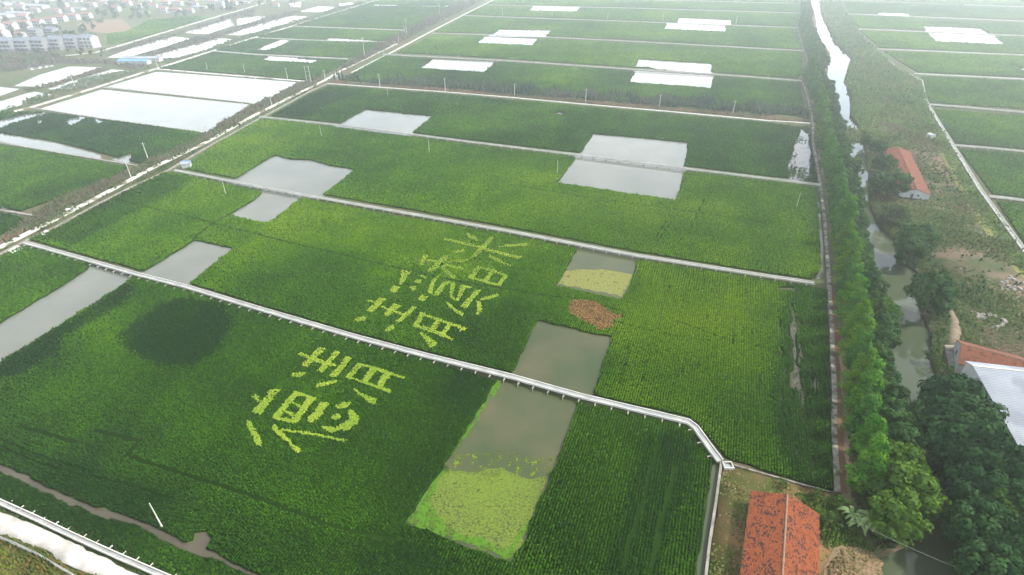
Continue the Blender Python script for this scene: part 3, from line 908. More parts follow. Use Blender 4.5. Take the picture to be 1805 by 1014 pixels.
for k, (label, px, tone) in enumerate(FIELDS):
    w = G2(px, .7)
    far = np.linalg.norm(w, axis=1).min() > 420
    outline = roughen(w, 6.0 if far else 2.0, .35 if far else .12)
    lo, hi = w.min(0), w.max(0)
    holes = [h for h in HOLES if (h.max(0) > lo).all() and (h.min(0) < hi).all()]
    me = slab_mesh('rice_field', outline, holes, -.02, .42)
    tag(link('rice_field', me, None, M['slab']), None, None, None, 'structure')
    lotus = label.startswith('lotus')
    first = k < 4
    wet_ids = [id(h) for h, (mk, q) in zip(HOLES, PONDS) if mk == 'mud_water' and min(p[0] for p in q) > 1300]
    cut = [h for h in holes if id(h) not in wet_ids] + ((ALL_STROKES + [DEAD_W]) if k < 2 else [])
    edge = outline
    P, S = lattice(edge, cut, ROWS if k < 10 else ROWS + .1, cull=(lambda q: ~near_lines(q, GAPS_W)) if k < 4 else None, jit=.30 if k < 4 else .4, rows=(1.40, .74, .40) if k < 2 else (1.2, .85, .5))
    if not len(P): continue
    t = crop_tone(P, tone)
    keep = np.ones(len(P), bool)
    # sparse, wet stand near the dyke path
    if k in (1, 3):
        q = to_px(P)
        wet = np.exp(-(((q[:, 0] - 1402) / 32) ** 2 + ((q[:, 1] - 650) / 90) ** 2)) * (k == 1) + np.exp(-(((q[:, 0] - 1410) / 20) ** 2 + ((q[:, 1] - 275) / 36) ** 2)) * (k == 3)
        keep = rng.uniform(0, 1, len(P)) > wet * .85
        inwet = np.zeros(len(P), bool)
        for h in holes:
            if id(h) in wet_ids: inwet |= inside(P, h)
        keep &= ~inwet | (slow(P, 5.0) + rng.normal(0, .30, len(P)) > .22)
    keep &= rng.uniform(0, 1, len(P)) > .03
    P, S, t = P[keep], S[keep], t[keep]
    col = ramp(t + rng.normal(0, .10, len(P))) * rng.uniform(.72, 1.24, len(P))[:, None]
    if lotus: col = col * np.array([.95, 1.0, 1.3])
    hgt = .62 * np.sqrt(S / .42) * rng.uniform(.6, 1.25, len(P)) * (1.5 if lotus else 1.0)
    hgt = np.minimum(hgt, 1.2)
    o = tufts(P, S * .80, hgt, .38, col, 'rice_crop', M['rice'])
    tag(o, label, None, None, 'stuff')
    total += len(P)
print('rice tufts', total)

for (label, _), strokes in zip(GLYPHS, GLYPH_W):
    cc = np.concatenate(strokes).mean(0)
    ch = thing('planted_character', label, 'planted character', (cc[0], cc[1], 0), 0, 'characters planted in pale rice')
    for s in strokes:
        P, S = lattice(roughen(s, 1.2, .06), [], ROWS, s0=.26)
        n = len(P)
        t = np.clip(rng.normal(.5, .28, n) + .35 * slow(P, 14.0), 0, 1)[:, None]
        c0, c1 = np.array((.155, .255, .026)), np.array((.27, .345, .040))
        col = (c0 + (c1 - c0) * t) * rng.uniform(.88, 1.08, n)[:, None]
        o = tufts(P - cc, .39, .32 * rng.uniform(.8, 1.25, n), .58, col, 'stroke', M['rice'])
        o.parent = ch

P, S = lattice(DEAD_W, [], ROWS, s0=.42)
n = len(P)
col = np.array((.22, .125, .055)) * rng.uniform(.35, 1.3, n)[:, None]
o = tufts(P, .36, .42 * rng.uniform(.5, 1.3, n), .38, col, 'dead_rice', M['rice'])
tag(o, 'withered brown rice patch between two ponds', None, None, 'stuff')

# ---- duckweed lying on the ponds
sheet('duckweed', zoomed(900, 250, 4.009, [(390, 912), (470, 903), (600, 905), (720, 912), (830, 932), (880, 945)]) + [(1112, 500), (1098, 524), (982, 500)], .062, M['duckweed_pale'], 'pale duckweed across the near half of the small pond', 'stuff', .35, 1.5)
sheet('duckweed', [(780, 826), (791, 831), (815, 829), (840, 833), (860, 828), (880, 825), (900, 831), (917, 840), (934, 845), (950, 842), (964, 838), (966, 848), (905, 985), (722, 917)], .064, M['duckweed'], 'yellow-green duckweed covering the near end of the long pond', 'stuff', .4, 1.5)
M['duckweed_thin'] = M['duckweed'].copy(); M['duckweed_thin'].name = 'thin_duckweed'
for _q in M['duckweed_thin'].node_tree.nodes:
    if _q.type == 'VALTORGB' and _q.outputs[0].links and _q.outputs[0].links[0].to_socket.name == 'Alpha':
        _q.color_ramp.elements[0].position = .50; _q.color_ramp.elements[1].position = .60
sheet('duckweed', [(800, 795), (830, 800), (880, 792), (940, 806), (984, 800), (962, 850), (900, 838), (850, 838), (785, 833), (770, 840)], .067, M['duckweed_thin'], 'thin drifting duckweed beyond the dense cover of the long pond', 'stuff', .4, 1.5)
sheet('duckweed', [(882, 664), (886, 670), (855, 722), (800, 800), (770, 850), (756, 890), (790, 925), (860, 955), (900, 966), (930, 925), (938, 912), (905, 986), (820, 958), (715, 921), (740, 880), (790, 800)], .070, M['duckweed_bright'], 'fresh green duckweed fringe along the pond edge', 'stuff', .5, 1.6)

# ---- the B road with its kerb, weeds, and other paths
ribbon('road', [(-120, 495), (0, 435), (75, 397), (195, 335), (267, 296), (364, 250), (450, 202), (575, 140), (600, 125), (699, 77)], 2.6, .35, M['road'], None, 'structure', .12, thick=.35)
ribbon('field_path', [(-120, 512), (42, 425), (95, 401), (185, 352), (299, 298), (379, 251), (475, 199), (545, 161), (577, 147)], 1.0, .5, M['concrete_old'], None, 'structure', .12, thick=.5)
ribbon('field_path', [(620, 128), (694, 90), (762, 54), (817, 26), (854, 7.5), (905, -18)], 1.8, .5, M['concrete'], None, 'structure', .1, thick=.5)
ribbon('field_path', [(577, 147), (787, 162), (900, 171.5), (1025, 183), (1199, 198), (1350, 212), (1428, 217)], 1.7, .55, M['concrete'], None, 'structure', 0, thick=.5)
ribbon('field_path', [(-60, 222), (0, 202), (57, 188), (175, 152), (272, 121), (350, 128), (450, 136), (535, 143)], 2.6, .5, M['road'], None, 'structure', 0, thick=.5)
ribbon('field_path', [(180, 154), (300, 166), (436, 181), (452, 184)], 1.6, .4, M['concrete_old'], None, 'structure', .2, thick=.4)
ribbon('field_path', [(57, 190), (180, 209), (300, 225), (362, 234)], 1.3, .45, M['concrete_old'], None, 'structure', .2, thick=.45)
ribbon('field_path', [(-60, 242), (0, 251), (80, 265), (242, 292)], 1.1, .5, M['concrete_old'], None, 'structure', .1, thick=.5)
ribbon('field_path', [(-60, 361), (0, 370), (70, 381)], 1.1, .5, M['concrete_old'], None, 'structure', .1, thick=.5)
ribbon('field_path', [(255, 127), (300, 113), (377, 88.5), (450, 65.5), (517, 45), (664, 0), (720, -18)], 2.6, .5, M['road'], None, 'structure', 0, thick=.5)
ribbon('field_path', [(100, 100), (170, 92), (225, 76), (312, 50), (362, 35), (450, 10), (490, -2)], 3.0, .5, M['road'], None, 'structure', 0, thick=.5)
ribbon('field_path', [(140, 104), (200, 112)], 2.4, .5, M['road'], None, 'structure', 0, thick=.5)
for pts, wd in (([(377, 89.5), (450, 95.5), (612, 103.5)], 1.6), ([(450, 66.5), (570, 71), (698, 74)], 1.4), ([(520, 46), (719, 53)], 2.0), ([(575, 27), (790, 33)], 1.6),
                ([(1494, 24), (1805, 37), (1960, 43)], 1.8), ([(1509, 50.5), (1805, 62.5), (1960, 69)], 1.8), ([(1547, 86), (1805, 96.5), (1960, 103)], 1.8),
                ([(1612, 129.5), (1805, 139), (1960, 147)], 1.8), ([(1700, 8), (1960, 17)], 1.6)):
    ribbon('field_path', pts, wd, .75, M['concrete'], None, 'structure', 0, thick=.75)
PATH_PX = [(1411, -20), (1410, 5), (1410, 28), (1405, 48), (1418, 90), (1426, 118), (1408, 137), (1417, 149), (1425, 175), (1431, 202), (1433, 227), (1433, 250), (1447, 323), (1452, 371), (1460, 472), (1463, 500), (1466, 576), (1471, 690), (1473, 752), (1477, 867)]

# ---- canal, its banks and the waste land
CL = [(1424, -30), (1428, 0), (1437, 25), (1441, 63), (1463, 93), (1458, 134), (1470, 149), (1470, 214), (1482, 255), (1492, 300), (1500, 336), (1500, 406), (1518, 440), (1530, 477), (1540, 500), (1568, 563), (1572, 651), (1582, 700), (1600, 760), (1620, 850), (1630, 930), (1600, 960), (1560, 975), (1545, 1000), (1540, 1100)]
CR = [(1440, -30), (1446, 0), (1447, 23), (1471, 73), (1501, 101), (1489, 141), (1501, 174), (1499, 202), (1521, 229), (1524, 255), (1534, 320), (1534, 361), (1555, 401), (1580, 425), (1585, 457), (1622, 482), (1615, 500), (1625, 548), (1642, 583), (1642, 621), (1654, 661), (1662, 700), (1690, 780), (1730, 900), (1760, 1000), (1790, 1100)]
sheet('canal_water', CL + CR[::-1], .05, M['canal'], 'green-grey canal water', 'structure')
path_off = [(x + 3, y) for x, y in PATH_PX]
sheet('canal_bank', path_off + [(1480, 880), (1500, 930), (1545, 985)] + [p for p in CL[::-1] if p[1] < 975], .75, M['bank'], 'tree-lined earth bank', 'structure', .25, 3.0, z0=0)
sheet('waste_land', CR[:-1] + [(1790, 1100), (2100, 1100), (2100, 720), (1960, 590), (1815, 448), (1740, 352), (1688, 270), (1636, 186), (1620, 146), (1584, 125), (1526, 77), (1481, 18), (1474, -30)], .80, M['waste'], 'weedy waste land beside the canal', 'structure', .25, 3.0, z0=0)
sheet('yard', [(1273, 819), (1350, 838), (1476, 873), (1500, 930), (1545, 985), (1555, 1100), (1225, 1100), (1248, 1013)], .70, M['yard'], 'dry yard around the red-roofed house', 'structure', .15, 3.0, z0=0)
sheet('soil_strip', [(1466, 500), (1474, 505), (1480, 640), (1486, 760), (1494, 872), (1480, 868), (1474, 752), (1469, 600)], .78, M['redsoil'], 'red soil beside the dyke path', 'structure', .2)
ribbon('dyke_path', PATH_PX, 1.1, .95, M['brick_path'], 'mossy dyke path along the trees', 'structure', .12, thick=.95)
sheet('ditch_water', [(1439, 332), (1446, 335), (1451, 400), (1458, 480), (1450, 492), (1437, 494), (1447, 470), (1443, 400)], .09, M['pond_near'], 'ditch water beside the dyke path', 'structure')
sheet('ditch_water', [(1258, 800), (1268, 812), (1268, 830), (1242, 1030), (1218, 1030), (1245, 900)], .09, M['canal'], 'dark ditch beside the yard kerb', 'structure')
ribbon('yard_kerb', [(1272, 813), (1262, 880), (1252, 960), (1240, 1060)], .5, .95, M['concrete_old'], 'concrete kerb between ditch and yard', 'structure', .05, thick=.9)
ribbon('yard_kerb', [(1272, 813), (1350, 835), (1410, 852), (1474, 869)], .35, 1.0, M['brick_path'], 'concrete kerb between rice and yard', 'structure', .03, thick=.9)
sheet('earth_bank', [(1490, 960), (1520, 965), (1550, 985), (1553, 1040), (1462, 1060), (1452, 1000), (1470, 965)], .78, M['dirt'], 'bare brown earth by the water', 'structure', .3)
sheet('ditch_water', [(1652, 262), (1662, 266), (1700, 326), (1745, 395), (1790, 455), (1850, 530), (1838, 530), (1770, 455), (1725, 395), (1700, 350), (1672, 300)], .86, M['duckweed_pale'], 'duckweed-covered ditch by the straight channel', 'structure', .15)

# ---- concrete road and rough ground at the near corner
sheet('concrete_road', [(-120, 850), (0, 903), (16, 908), (104, 945), (250, 1016), (320, 1052), (260, 1075), (180, 1016), (128, 1001), (78, 968), (8, 944), (0, 941), (-120, 895)], .5, M['white_road'], 'bleached white concrete road', 'structure', .18, 1.5, z0=0)
sheet('verge', [(-120, 898), (0, 944), (8, 947), (78, 971), (128, 1004), (180, 1019), (260, 1080), (-120, 1100)], .4, M['yard'], 'rough grassy verge', 'structure', .2, z0=0)

# ---- village ground
sheet('village_ground', [(-300, 60), (-60, 95), (60, 92), (130, 104), (185, 88), (300, 30), (420, 8), (470, -12), (500, -40), (-400, -40)], .3, M['soil'], 'village ground', 'structure', .5, 20, z0=0)
sheet('bare_earth', [(132, 42), (170, 36), (215, 34), (226, 42), (232, 52), (200, 60), (175, 57), (150, 52)], .36, M['dirt'], 'bare brown building plot by the village', 'structure', .6, 8)
for p in ([(68, 415), (80, 405), (90, 407), (80, 416)], [(14, 442), (30, 432), (42, 437), (22, 447)], [(112, 371), (124, 362), (130, 364), (118, 373)]):
    sheet('concrete_pad', p, .62, M['concrete'], 'concrete pad by the road', 'structure', .1)


# ================================================================== THINGS
# ------------------------------------------------------------------ raised irrigation channels on trestles
def channel(label, px, width=1.5, zt=1.45, step=4.0, beam=3.6, mat='concrete', supports=True, group='raised concrete channels'):
    pts = G2(px, zt)
    root = thing('irrigation_channel', label, 'channel', (pts[0][0], pts[0][1], 0), 0, group)
    o = pts[0]
    loc = [p - o for p in pts]
    fl = MB(); fl.sweep(loc, -width / 2 + .16, width / 2 - .16, zt - .50, zt - .30)
    fl.build('trough_floor', M['trough'], root)
    for s in (-1, 1):
        w = MB()
        a, b = (width / 2 - .18, width / 2) if s > 0 else (-width / 2, -width / 2 + .18)
        w.sweep(loc, a, b, zt - .55, zt)
        w.build('side_wall', M[mat], root)
    if supports:
        seg = [np.linalg.norm(b - a) for a, b in zip(loc[:-1], loc[1:])]
        L = sum(seg); n = min(96, int(L / step))
        for i in range(n):
            d = (i + .5) * L / n; k = 0
            while k < len(seg) - 1 and d > seg[k]: d -= seg[k]; k += 1
            t = (loc[k + 1] - loc[k]) / seg[k]
            p = loc[k] + t * d
            nn = Vector((t[1], -t[0], 0)); nn = nn if nn.y < 0 else -nn
            c = Vector((p[0], p[1], 0))
            s_ = MB()
            s_.bar(c - nn * (width / 2 + .35) + Vector((0, 0, zt - .66)), c + nn * (beam * .5) + Vector((0, 0, zt - .66)), .26, .2)
            for q in (-1, 1):
                s_.cone(c + nn * q * width * .38 + Vector((0, 0, -.05)), c + nn * q * width * .38 + Vector((0, 0, zt - .77)), .13, .13, 6)
            s_.cone(c + nn * (beam * .5 - .13) + Vector((0, 0, -.05)), c + nn * (beam * .5 - .13) + Vector((0, 0, zt - .77)), .11, .11, 6)
            s_.build('support', M['support'], root)
    return root


W1 = [(42, 426), (160, 459), (244, 483), (324, 503), (450, 541), (625, 592), (749, 625), (900, 662), (1025, 697), (1160, 729), (1214, 742), (1227, 752), (1246, 779), (1270, 811)]
W2 = [(307, 299), (389, 315), (450, 327), (540, 343.5), (662, 365), (900, 407), (1020, 430), (1127, 450), (1350, 485), (1436, 498)]
W3 = [(457, 205), (600, 220), (834, 250), (1017, 272), (1207, 296), (1350, 313.5), (1447, 325)]
channel('raised white concrete channel crossing the near fields and bending at its end', W1, 1.5, 1.5, 3.9)
channel('raised concrete channel just above the four planted characters', W2, 1.35, 1.4, 4.6, 3.0)
channel('raised concrete channel crossing the largest grey pond', W3, 1.4, 1.4, 6.2, 2.8)
channel('straight hazy channel below the weedy road pond pair', [(674, 95), (704, 97), (900, 107), (1119.5, 122), (1254, 130), (1350, 137), (1413, 142)], 2.0, 1.4, 9, 3.2)
channel('pale channel between the second row of distant ponds', [(759, 58), (859, 61), (960, 65), (1124.5, 73), (1350, 85.5), (1417, 89)], 2.0, 1.4, 14, 3)
channel('faint channel by the third row of distant ponds', [(819, 27), (900, 30), (1114.5, 37.5), (1350, 46.5), (1404, 48)], 2.2, 1.4, 16, 3)
channel('faintest channel under the top pond of the plain', [(854, 8), (900, 9), (1149, 15), (1350, 21), (1410, 23)], 2.2, 1.4, 20, 3, supports=False)
channel('last channel before the haze hides the plain', [(1000, -4), (1174, 0), (1350, 4.5), (1409, 5.5)], 2.2, 1.4, 20, 3, supports=False)
channel('long straight white channel beside the waste land ditch', [(1480, -8), (1481, 15), (1526, 73), (1584, 121), (1625, 141), (1632, 176), (1678, 252), (1728, 333), (1805, 439), (1920, 600)], 1.6, 1.3, 9, 2.2)
channel('broad white channel branching towards bright rice beyond the waste land', [(1635, 183), (1720, 190), (1805, 197), (1960, 209)], 2.2, 1.3, 8, 3)
channel('middle channel branching from the straight one', [(1682, 255), (1745, 260), (1805, 266), (1960, 279)], 1.6, 1.3, 6, 3)
channel('nearest channel branching from the straight one', [(1745, 345), (1775, 348), (1805, 352), (1960, 370)], 1.7, 1.3, 5, 3)
ch0 = channel('yellowish raised channel beside the white concrete road', [(-110, 833), (0, 884), (60, 911), (130, 944), (210, 980), (289, 1014), (380, 1052)], .95, 1.3, 3.3, .2)
for c in list(ch0.children):
    if c.name.startswith('support'): bpy.data.objects.remove(c)
pts = G2([(-110, 833), (0, 884), (130, 944), (289, 1014), (380, 1052)], 1.0)
o0 = Vector(ch0.location)
for a, b in zip(pts[:-1], pts[1:]):
    L = np.linalg.norm(b - a); t = (b - a) / L
    nn = Vector((-t[1], t[0], 0)); nn = nn if nn.y > 0 else -nn
    for i in range(int(L / 3.3)):
        p = a + t * (i + .5) * 3.3; c = Vector((p[0], p[1], 0)) - Vector((o0.x, o0.y, 0))
        s_ = MB(); s_.bar(c - nn * .5 + Vector((0, 0, .66)), c + nn * 1.15 + Vector((0, 0, .66)), .16, .14)
        s_.cone(c + Vector((0, 0, -.05)), c + Vector((0, 0, .7)), .14, .14, 6); s_.cone(c + nn * 1.05 + Vector((0, 0, -.05)), c + nn * 1.05 + Vector((0, 0, .6)), .08, .08, 6)
        s_.build('support', M['concrete'], ch0)

# a small square basin at the end of the near channel
bp_ = G(1283, 822, .8)
bs = thing('water_basin', 'small square concrete basin at the bend of the near channel', 'basin', bp_)
b1 = MB()
for x0, x1, y0, y1 in ((-1.0, 1.0, -.9, -.7), (-1.0, 1.0, .7, .9), (-1.0, -.8, -.7, .7), (.8, 1.0, -.7, .7)): b1.box(x0, x1, y0, y1, -.3, .5)
b1.build('rim', M['concrete'], bs)
b2 = MB(); b2.box(-.8, .8, -.7, .7, -.3, .1); b2.build('basin_floor', M['trough'], bs)


# ------------------------------------------------------------------ poles
def pole_proto(name, label, h, r, arm, foot, group):
    t = thing(name, label, 'pole', (0, 0, 0), 0, group)
    s = MB(); s.cone((0, 0, 0 if not foot else 1.0), (0, 0, h), r, r * .6, 10); kids = [s.build('shaft', M['pole'], t)]
    if foot:
        f = MB(); f.cone((0, 0, -.1), (0, 0, 1.0), r * 1.25, r * 1.15, 10); kids.append(f.build('foot', M['pole_foot'], t))
    if arm:
        a = MB(); a.box(-arm / 2, arm / 2, -.06, .06, h - .7, h - .55); kids.append(a.build('crossarm', M['steel'], t))
        for x in (-arm / 2 + .1, 0, arm / 2 - .1):
            i_ = MB(); z_ = h - .55 if x else h
            i_.cone((x, 0, z_), (x, 0, z_ + .3), .09, .05, 8); kids.append(i_.build('insulator', M['pole_foot'], t))
    KIDS[t.name] = kids
    return t


FP = [  # thin field poles: base pixel, label
    (287, 931, 'white-footed pole beside the muddy stream of the near field'),
    (399, 345, 'thin pole by the second channel beside a pond'),
    (757, 270, 'thin pole among rice beyond the second channel'),
    (982, 307, 'thin white pole at the corner of the large grey pond'),
    (1403, 368, 'thin green-grey pole in the rice near the dyke path'),
    (567, 242, 'thin pole in the rice just below the third channel'),
    (684, 171, 'thin pole in dark rice below the weedy road'),
    (1232, 145, 'thin hazy pole in rice beside a far pond'),
    (808, 112, 'thin pole beside the hazy pond below the far channel'),
]
fp0 = None
for i, (x, y, lab) in enumerate(FP):
    g = 'thin field poles'
    if i == 0:
        fp0 = pole_proto('field_pole', lab, 7.4, .13, 0, True, g)
        fp0.location = G(x, y, 0)
    else:
        q = copy_thing(fp0, G(x, y, 0), .3 * i, lab, .95, g)
PP = [  # power poles: base pixel, top pixel y, label
    (234, 320, 293, 'power pole by the pale road near the concrete pads'),
    (262, 283, 252, 'power pole by the pale road beside the lotus plot'),
    (363, 232, 222, 'short power pole at the corner of the big white pond'),
    (431, 199, 173, 'power pole beside the road where the white pond ends'),
    (479, 186, 172, 'power pole on the road bank before the channel junction'),
    (670, 153, 131, 'first power pole of the weedy road counted from the junction'),
    (785, 161, 138, 'second power pole of the weedy road counted from the junction'),
    (907, 170, 148, 'third power pole of the weedy road counted from the junction'),
    (1032, 181, 157, 'fourth power pole of the weedy road counted from the junction'),
    (1162, 189, 167, 'fifth power pole of the weedy road counted from the junction'),
    (1292, 199, 178, 'sixth power pole of the weedy road, beside the pond corner'),
    (507, 139, 120, 'power pole beside the hazy path above the square ponds'),
    (573, 139, 124, 'power pole standing at the road junction'),
    (643, 100, 66, 'tall power pole where the pale road ends'),
    (717, 63, 32, 'tall hazy power pole in the roadside weeds'),
    (775, 29, 6, 'farthest tall power pole of the roadside weeds'),
    (278, 118, 104, 'hazy power pole beside the blue-roofed sheds'),
    (366, 124, 111, 'hazy power pole beyond the square pond bank'),
    (432, 130, 115, 'hazy power pole on the path above the square ponds'),
    (372, 148, 135, 'power pole standing in the upper square pond'),
    (452, 152, 137, 'power pole at the reedy side of the upper pond'),
    (973, 31, 20, 'faint pole below the top pond of the plain'),
    (1071, 34, 21, 'faint pole beside the far middle pond'),
    (1168, 38, 24, 'faint pole just before the far pond pair'),
    (1297, 43, 29, 'faint pole behind the far pond pair'),
    (886, 28, 15, 'faint pole by the third distant channel'),
    (713, 58, 45, 'short hazy pole in roadside weeds'),
    (703, 74, 63, 'short pole at the end of the pale road'),
    (132, 152, 133, 'hazy pole in the slanting fish pond'),
]
pp0 = None
for i, (x, y, ty, lab) in enumerate(PP):
    b = G(x, y, .3)
    # real height from the seen height of the pole
    h = 3.0
    for _ in range(300):
        q = to_px(np.array([[b.x, b.y]]), .3 + h)[0]
        if q[1] <= ty: break
        h += .1
    h = min(h, 17)
    if i == 0:
        pp0 = pole_proto('power_pole', lab, 10.0, .20, 1.6, False, 'concrete power poles')
        pp0.location = b
    else:
        copy_thing(pp0, b, .15, lab, (1.15, 1.15, h / 10), 'concrete power poles')
pp0.scale = (1, 1, .95)

# two-legged transformer pole at the junction
hp = G(545, 146, .3)
ht = thing('transformer_pole', 'two-legged pole frame with crossbars at the road junction', 'pole', hp)
for x in (-1.5, 1.5):
    s = MB(); s.cone((x, 0, 0), (x, 0, 12), .24, .18, 8); s.build('shaft', M['pole'], ht)
for z in (11.4, 8.0, 5.0):
    s = MB(); s.box(-2.2 if z > 9 else -1.3, 2.2 if z > 9 else 1.3, -.1, .1, z, z + .25); s.build('crossbar', M['steel'], ht)


# ------------------------------------------------------------------ wires
def wire(label, a, b, sag):
    P = [a.lerp(b, t) - Vector((0, 0, sag * 4 * t * (1 - t))) for t in np.linspace(0, 1, 17)]
    m = MB()
    for p, q in zip(P[:-1], P[1:]): m.bar(p, q, .022, .022)
    tag(m.build('wire', M['wire']), label, 'wire')


wire('thin wire over the canal beside the lowest trees', G(1500, 915, 7), G(1725, 1016, 7), .5)
wire('thin wire over the canal near the curved concrete ramp', G(1570, 535, 7), G(1668, 562, 5), .3)
wire('guy wire running from the rice pole to the dyke path', G(1403, 368, 0) + Vector((0, 0, 6.9)), G(1440, 388, 0), 0)


# ------------------------------------------------------------------ buildings
def gable_house(name, label, cat, L, Wd, eave, ridge, wall_m, roof_m, over=.35, loc=(0, 0, 0), rz=0, group=None, ridge_mat='ridge', thick=.16):
    """Gabled building; local y runs along the ridge from 0 to L, x across."""
    t = thing(name, label, cat, loc, rz, group)
    w = MB(); h = Wd / 2
    prof = [(-h, 0), (h, 0), (h, eave), (0, ridge - .12), (-h, eave)]
    w.hexa([(x, 0, z) for x, z in prof], [(x, L, z) for x, z in prof])
    kids = [w.build('wall', M[wall_m], t)]
    r = MB(); k = (ridge - eave) / h; x1 = h + over; ze = eave - over * k
    for s in (-1, 1):
        r.hexa([(0, -over, ridge), (s * x1, -over, ze), (s * x1, -over, ze + thick), (0, -over, ridge + thick)],
               [(0, L + over, ridge), (s * x1, L + over, ze), (s * x1, L + over, ze + thick), (0, L + over, ridge + thick)])
    ro = r.build('roof', M[roof_m], t); kids.append(ro)
    c = MB(); c.hexa([(-.2, -over - .03, ridge + thick - .05), (.2, -over - .03, ridge + thick - .05), (.08, -over - .03, ridge + thick + .16), (-.08, -over - .03, ridge + thick + .16)],
                     [(-.2, L + over + .03, ridge + thick - .05), (.2, L + over + .03, ridge + thick - .05), (.08, L + over + .03, ridge + thick + .16), (-.08, L + over + .03, ridge + thick + .16)])
    c.build('ridge_cap', M[ridge_mat], ro)
    KIDS[t.name] = kids
    return t


def opening(t, name, mat, x0, x1, y0, y1, z0, z1):
    m = MB(); m.box(x0, x1, y0, y1, z0, z1)
    o = m.build(name, M[mat], t); KIDS[t.name].append(o); return o


# red-roofed house at the near yard: ridge runs towards the camera
ra, rb = G(1387.6, 875, 5.9), G(1379, 1014, 5.9)
d = (rb - ra); rz = math.atan2(-d.x, d.y)
nrm = Vector((-d.y, d.x, 0)).normalized()
ea = G(1322, 874, 3.6)
half = abs((ea - ra).dot(nrm)); half = max(4.0, min(7.5, half))
print('house half width', half, 'right', (G(1427, 901, 3.6) - ra).dot(nrm), (ea - ra).dot(nrm), d.length)
hs = gable_house('farm_house', 'long house with weathered red tile roof in the near yard', 'house', 26, half * 2 - .7, 3.8, 5.9, 'wall_brick', 'roof_red', .35, (ra.x, ra.y, .7), rz)
hs.location.z = 0
for s in (-1, 1):
    for y in (4, 9, 14):
        opening(hs, 'window', 'glass', s * (half - .36), s * (half - .33), y, y + 1.3, 1.5, 2.8)

# brick-tiled shed on the waste land
ra, rb = G(1584, 260, 5.0), G(1617, 334, 5.0)
d = rb - ra; rz = math.atan2(-d.x, d.y); nrm = Vector((-d.y, d.x, 0)).normalized()
print('shed', d.length, (G(1643, 348, 3.2) - rb).dot(nrm))
half = max(3.5, min(6, abs((G(1643, 348, 3.2) - rb).dot(nrm))))
sh = gable_house('brick_shed', 'low shed with orange-red tile roof on the waste land', 'shed', d.length, half * 2 - .6, 3.3, 5.0, 'wall_grey', 'roof_shed', .3, (ra.x, ra.y, 0), rz)
opening(sh, 'window', 'glass', -1.6, -.7, d.length, d.length + .05, 2.0, 2.8)
opening(sh, 'door', 'glass', .5, 1.5, d.length, d.length + .05, .8, 2.8)

# faded red roof behind the white warehouse
ra, rb = G(1697, 606, 6.2), G(1830, 642, 6.2)
d = rb - ra; rz = math.atan2(-d.x, d.y); nrm = Vector((-d.y, d.x, 0)).normalized()
half = 6.0
rr = gable_house('tiled_house', 'house with faded red tile roof behind the white warehouse', 'house', 30, half * 2 - .6, 3.6, 6.0, 'wall_white', 'roof_brick', .3, (ra.x, ra.y, 0), rz)
opening(rr, 'window', 'glass', -1.8, -.6, -.05, 0, 2.0, 3.2)

# white sheet-roofed warehouse
ra, rb = G(1717, 645, 9.0), G(1805, 655, 9.0)
d = rb - ra; rz = math.atan2(-d.x, d.y); nrm = Vector((-d.y, d.x, 0)).normalized()
e1 = G(1788, 796, 5.5)
print('warehouse', (e1 - ra).dot(nrm), (e1 - ra).dot(d.normalized()))
span = abs((e1 - ra).dot(nrm)); sgn = 1 if (e1 - ra).dot(nrm) > 0 else -1
# local x across (near eave on the side of sgn), ridge close to the far eave
sx = 1 if Vector((math.cos(rz), math.sin(rz), 0)).dot(nrm) * sgn > 0 else -1
wh = thing('warehouse', 'big warehouse with ribbed white sheet roof by the canal trees', 'warehouse', (ra.x, ra.y, 0), rz)
LW = 42
prof = [(-2.6 * sx, 0), (sx * (span - .4), 0), (sx * (span - .4), 5.25), (0, 8.75), (-2.6 * sx, 7.9)]
m = MB(); m.hexa([(x, 0, z) for x, z in prof], [(x, LW, z) for x, z in prof]); wk = m.build('wall', M['wall_white'], wh)
KIDS[wh.name] = [wk]
kk = 3.5 / span
m = MB()
m.hexa([(0, -.3, 8.9), (sx * span, -.3, 5.4), (sx * span, -.3, 5.52), (0, -.3, 9.02)], [(0, LW, 8.9), (sx * span, LW, 5.4), (sx * span, LW, 5.52), (0, LW, 9.02)])
m.hexa([(0, -.3, 8.9), (-3 * sx, -.3, 7.9), (-3 * sx, -.3, 8.02), (0, -.3, 9.02)], [(0, LW, 8.9), (-3 * sx, LW, 7.9), (-3 * sx, LW, 8.02), (0, LW, 9.02)])
ro = m.build('roof', M['roof_white'], wh)
rb_ = MB()
for i in range(int(span / .5)):
    x = .5 * i + .3
    rb_.bar((sx * x, -.3, 9.05 - x * kk), (sx * x, LW, 9.05 - x * kk), .10, .06)
rb_.build('rib', M['roof_white'], ro)
m = MB(); m.bar((0, -.36, 9.08), (0, LW, 9.08), .5, .12); m.build('ridge_cap', M['white_road'], ro)
m = MB(); m.bar((sx * (span + .08), -.36, 5.45), (sx * (span + .08), LW, 5.45), .16, .22); m.build('gutter', M['white_road'], ro)
opening(wh, 'window', 'glass', min(sx * 4.5, sx * 5.3), max(sx * 4.5, sx * 5.3), -.06, 0, 5.6, 7.4)
opening(wh, 'window', 'glass', min(sx * 16, sx * 16.8), max(sx * 16, sx * 16.8), -.06, 0, 4.4, 6.0)


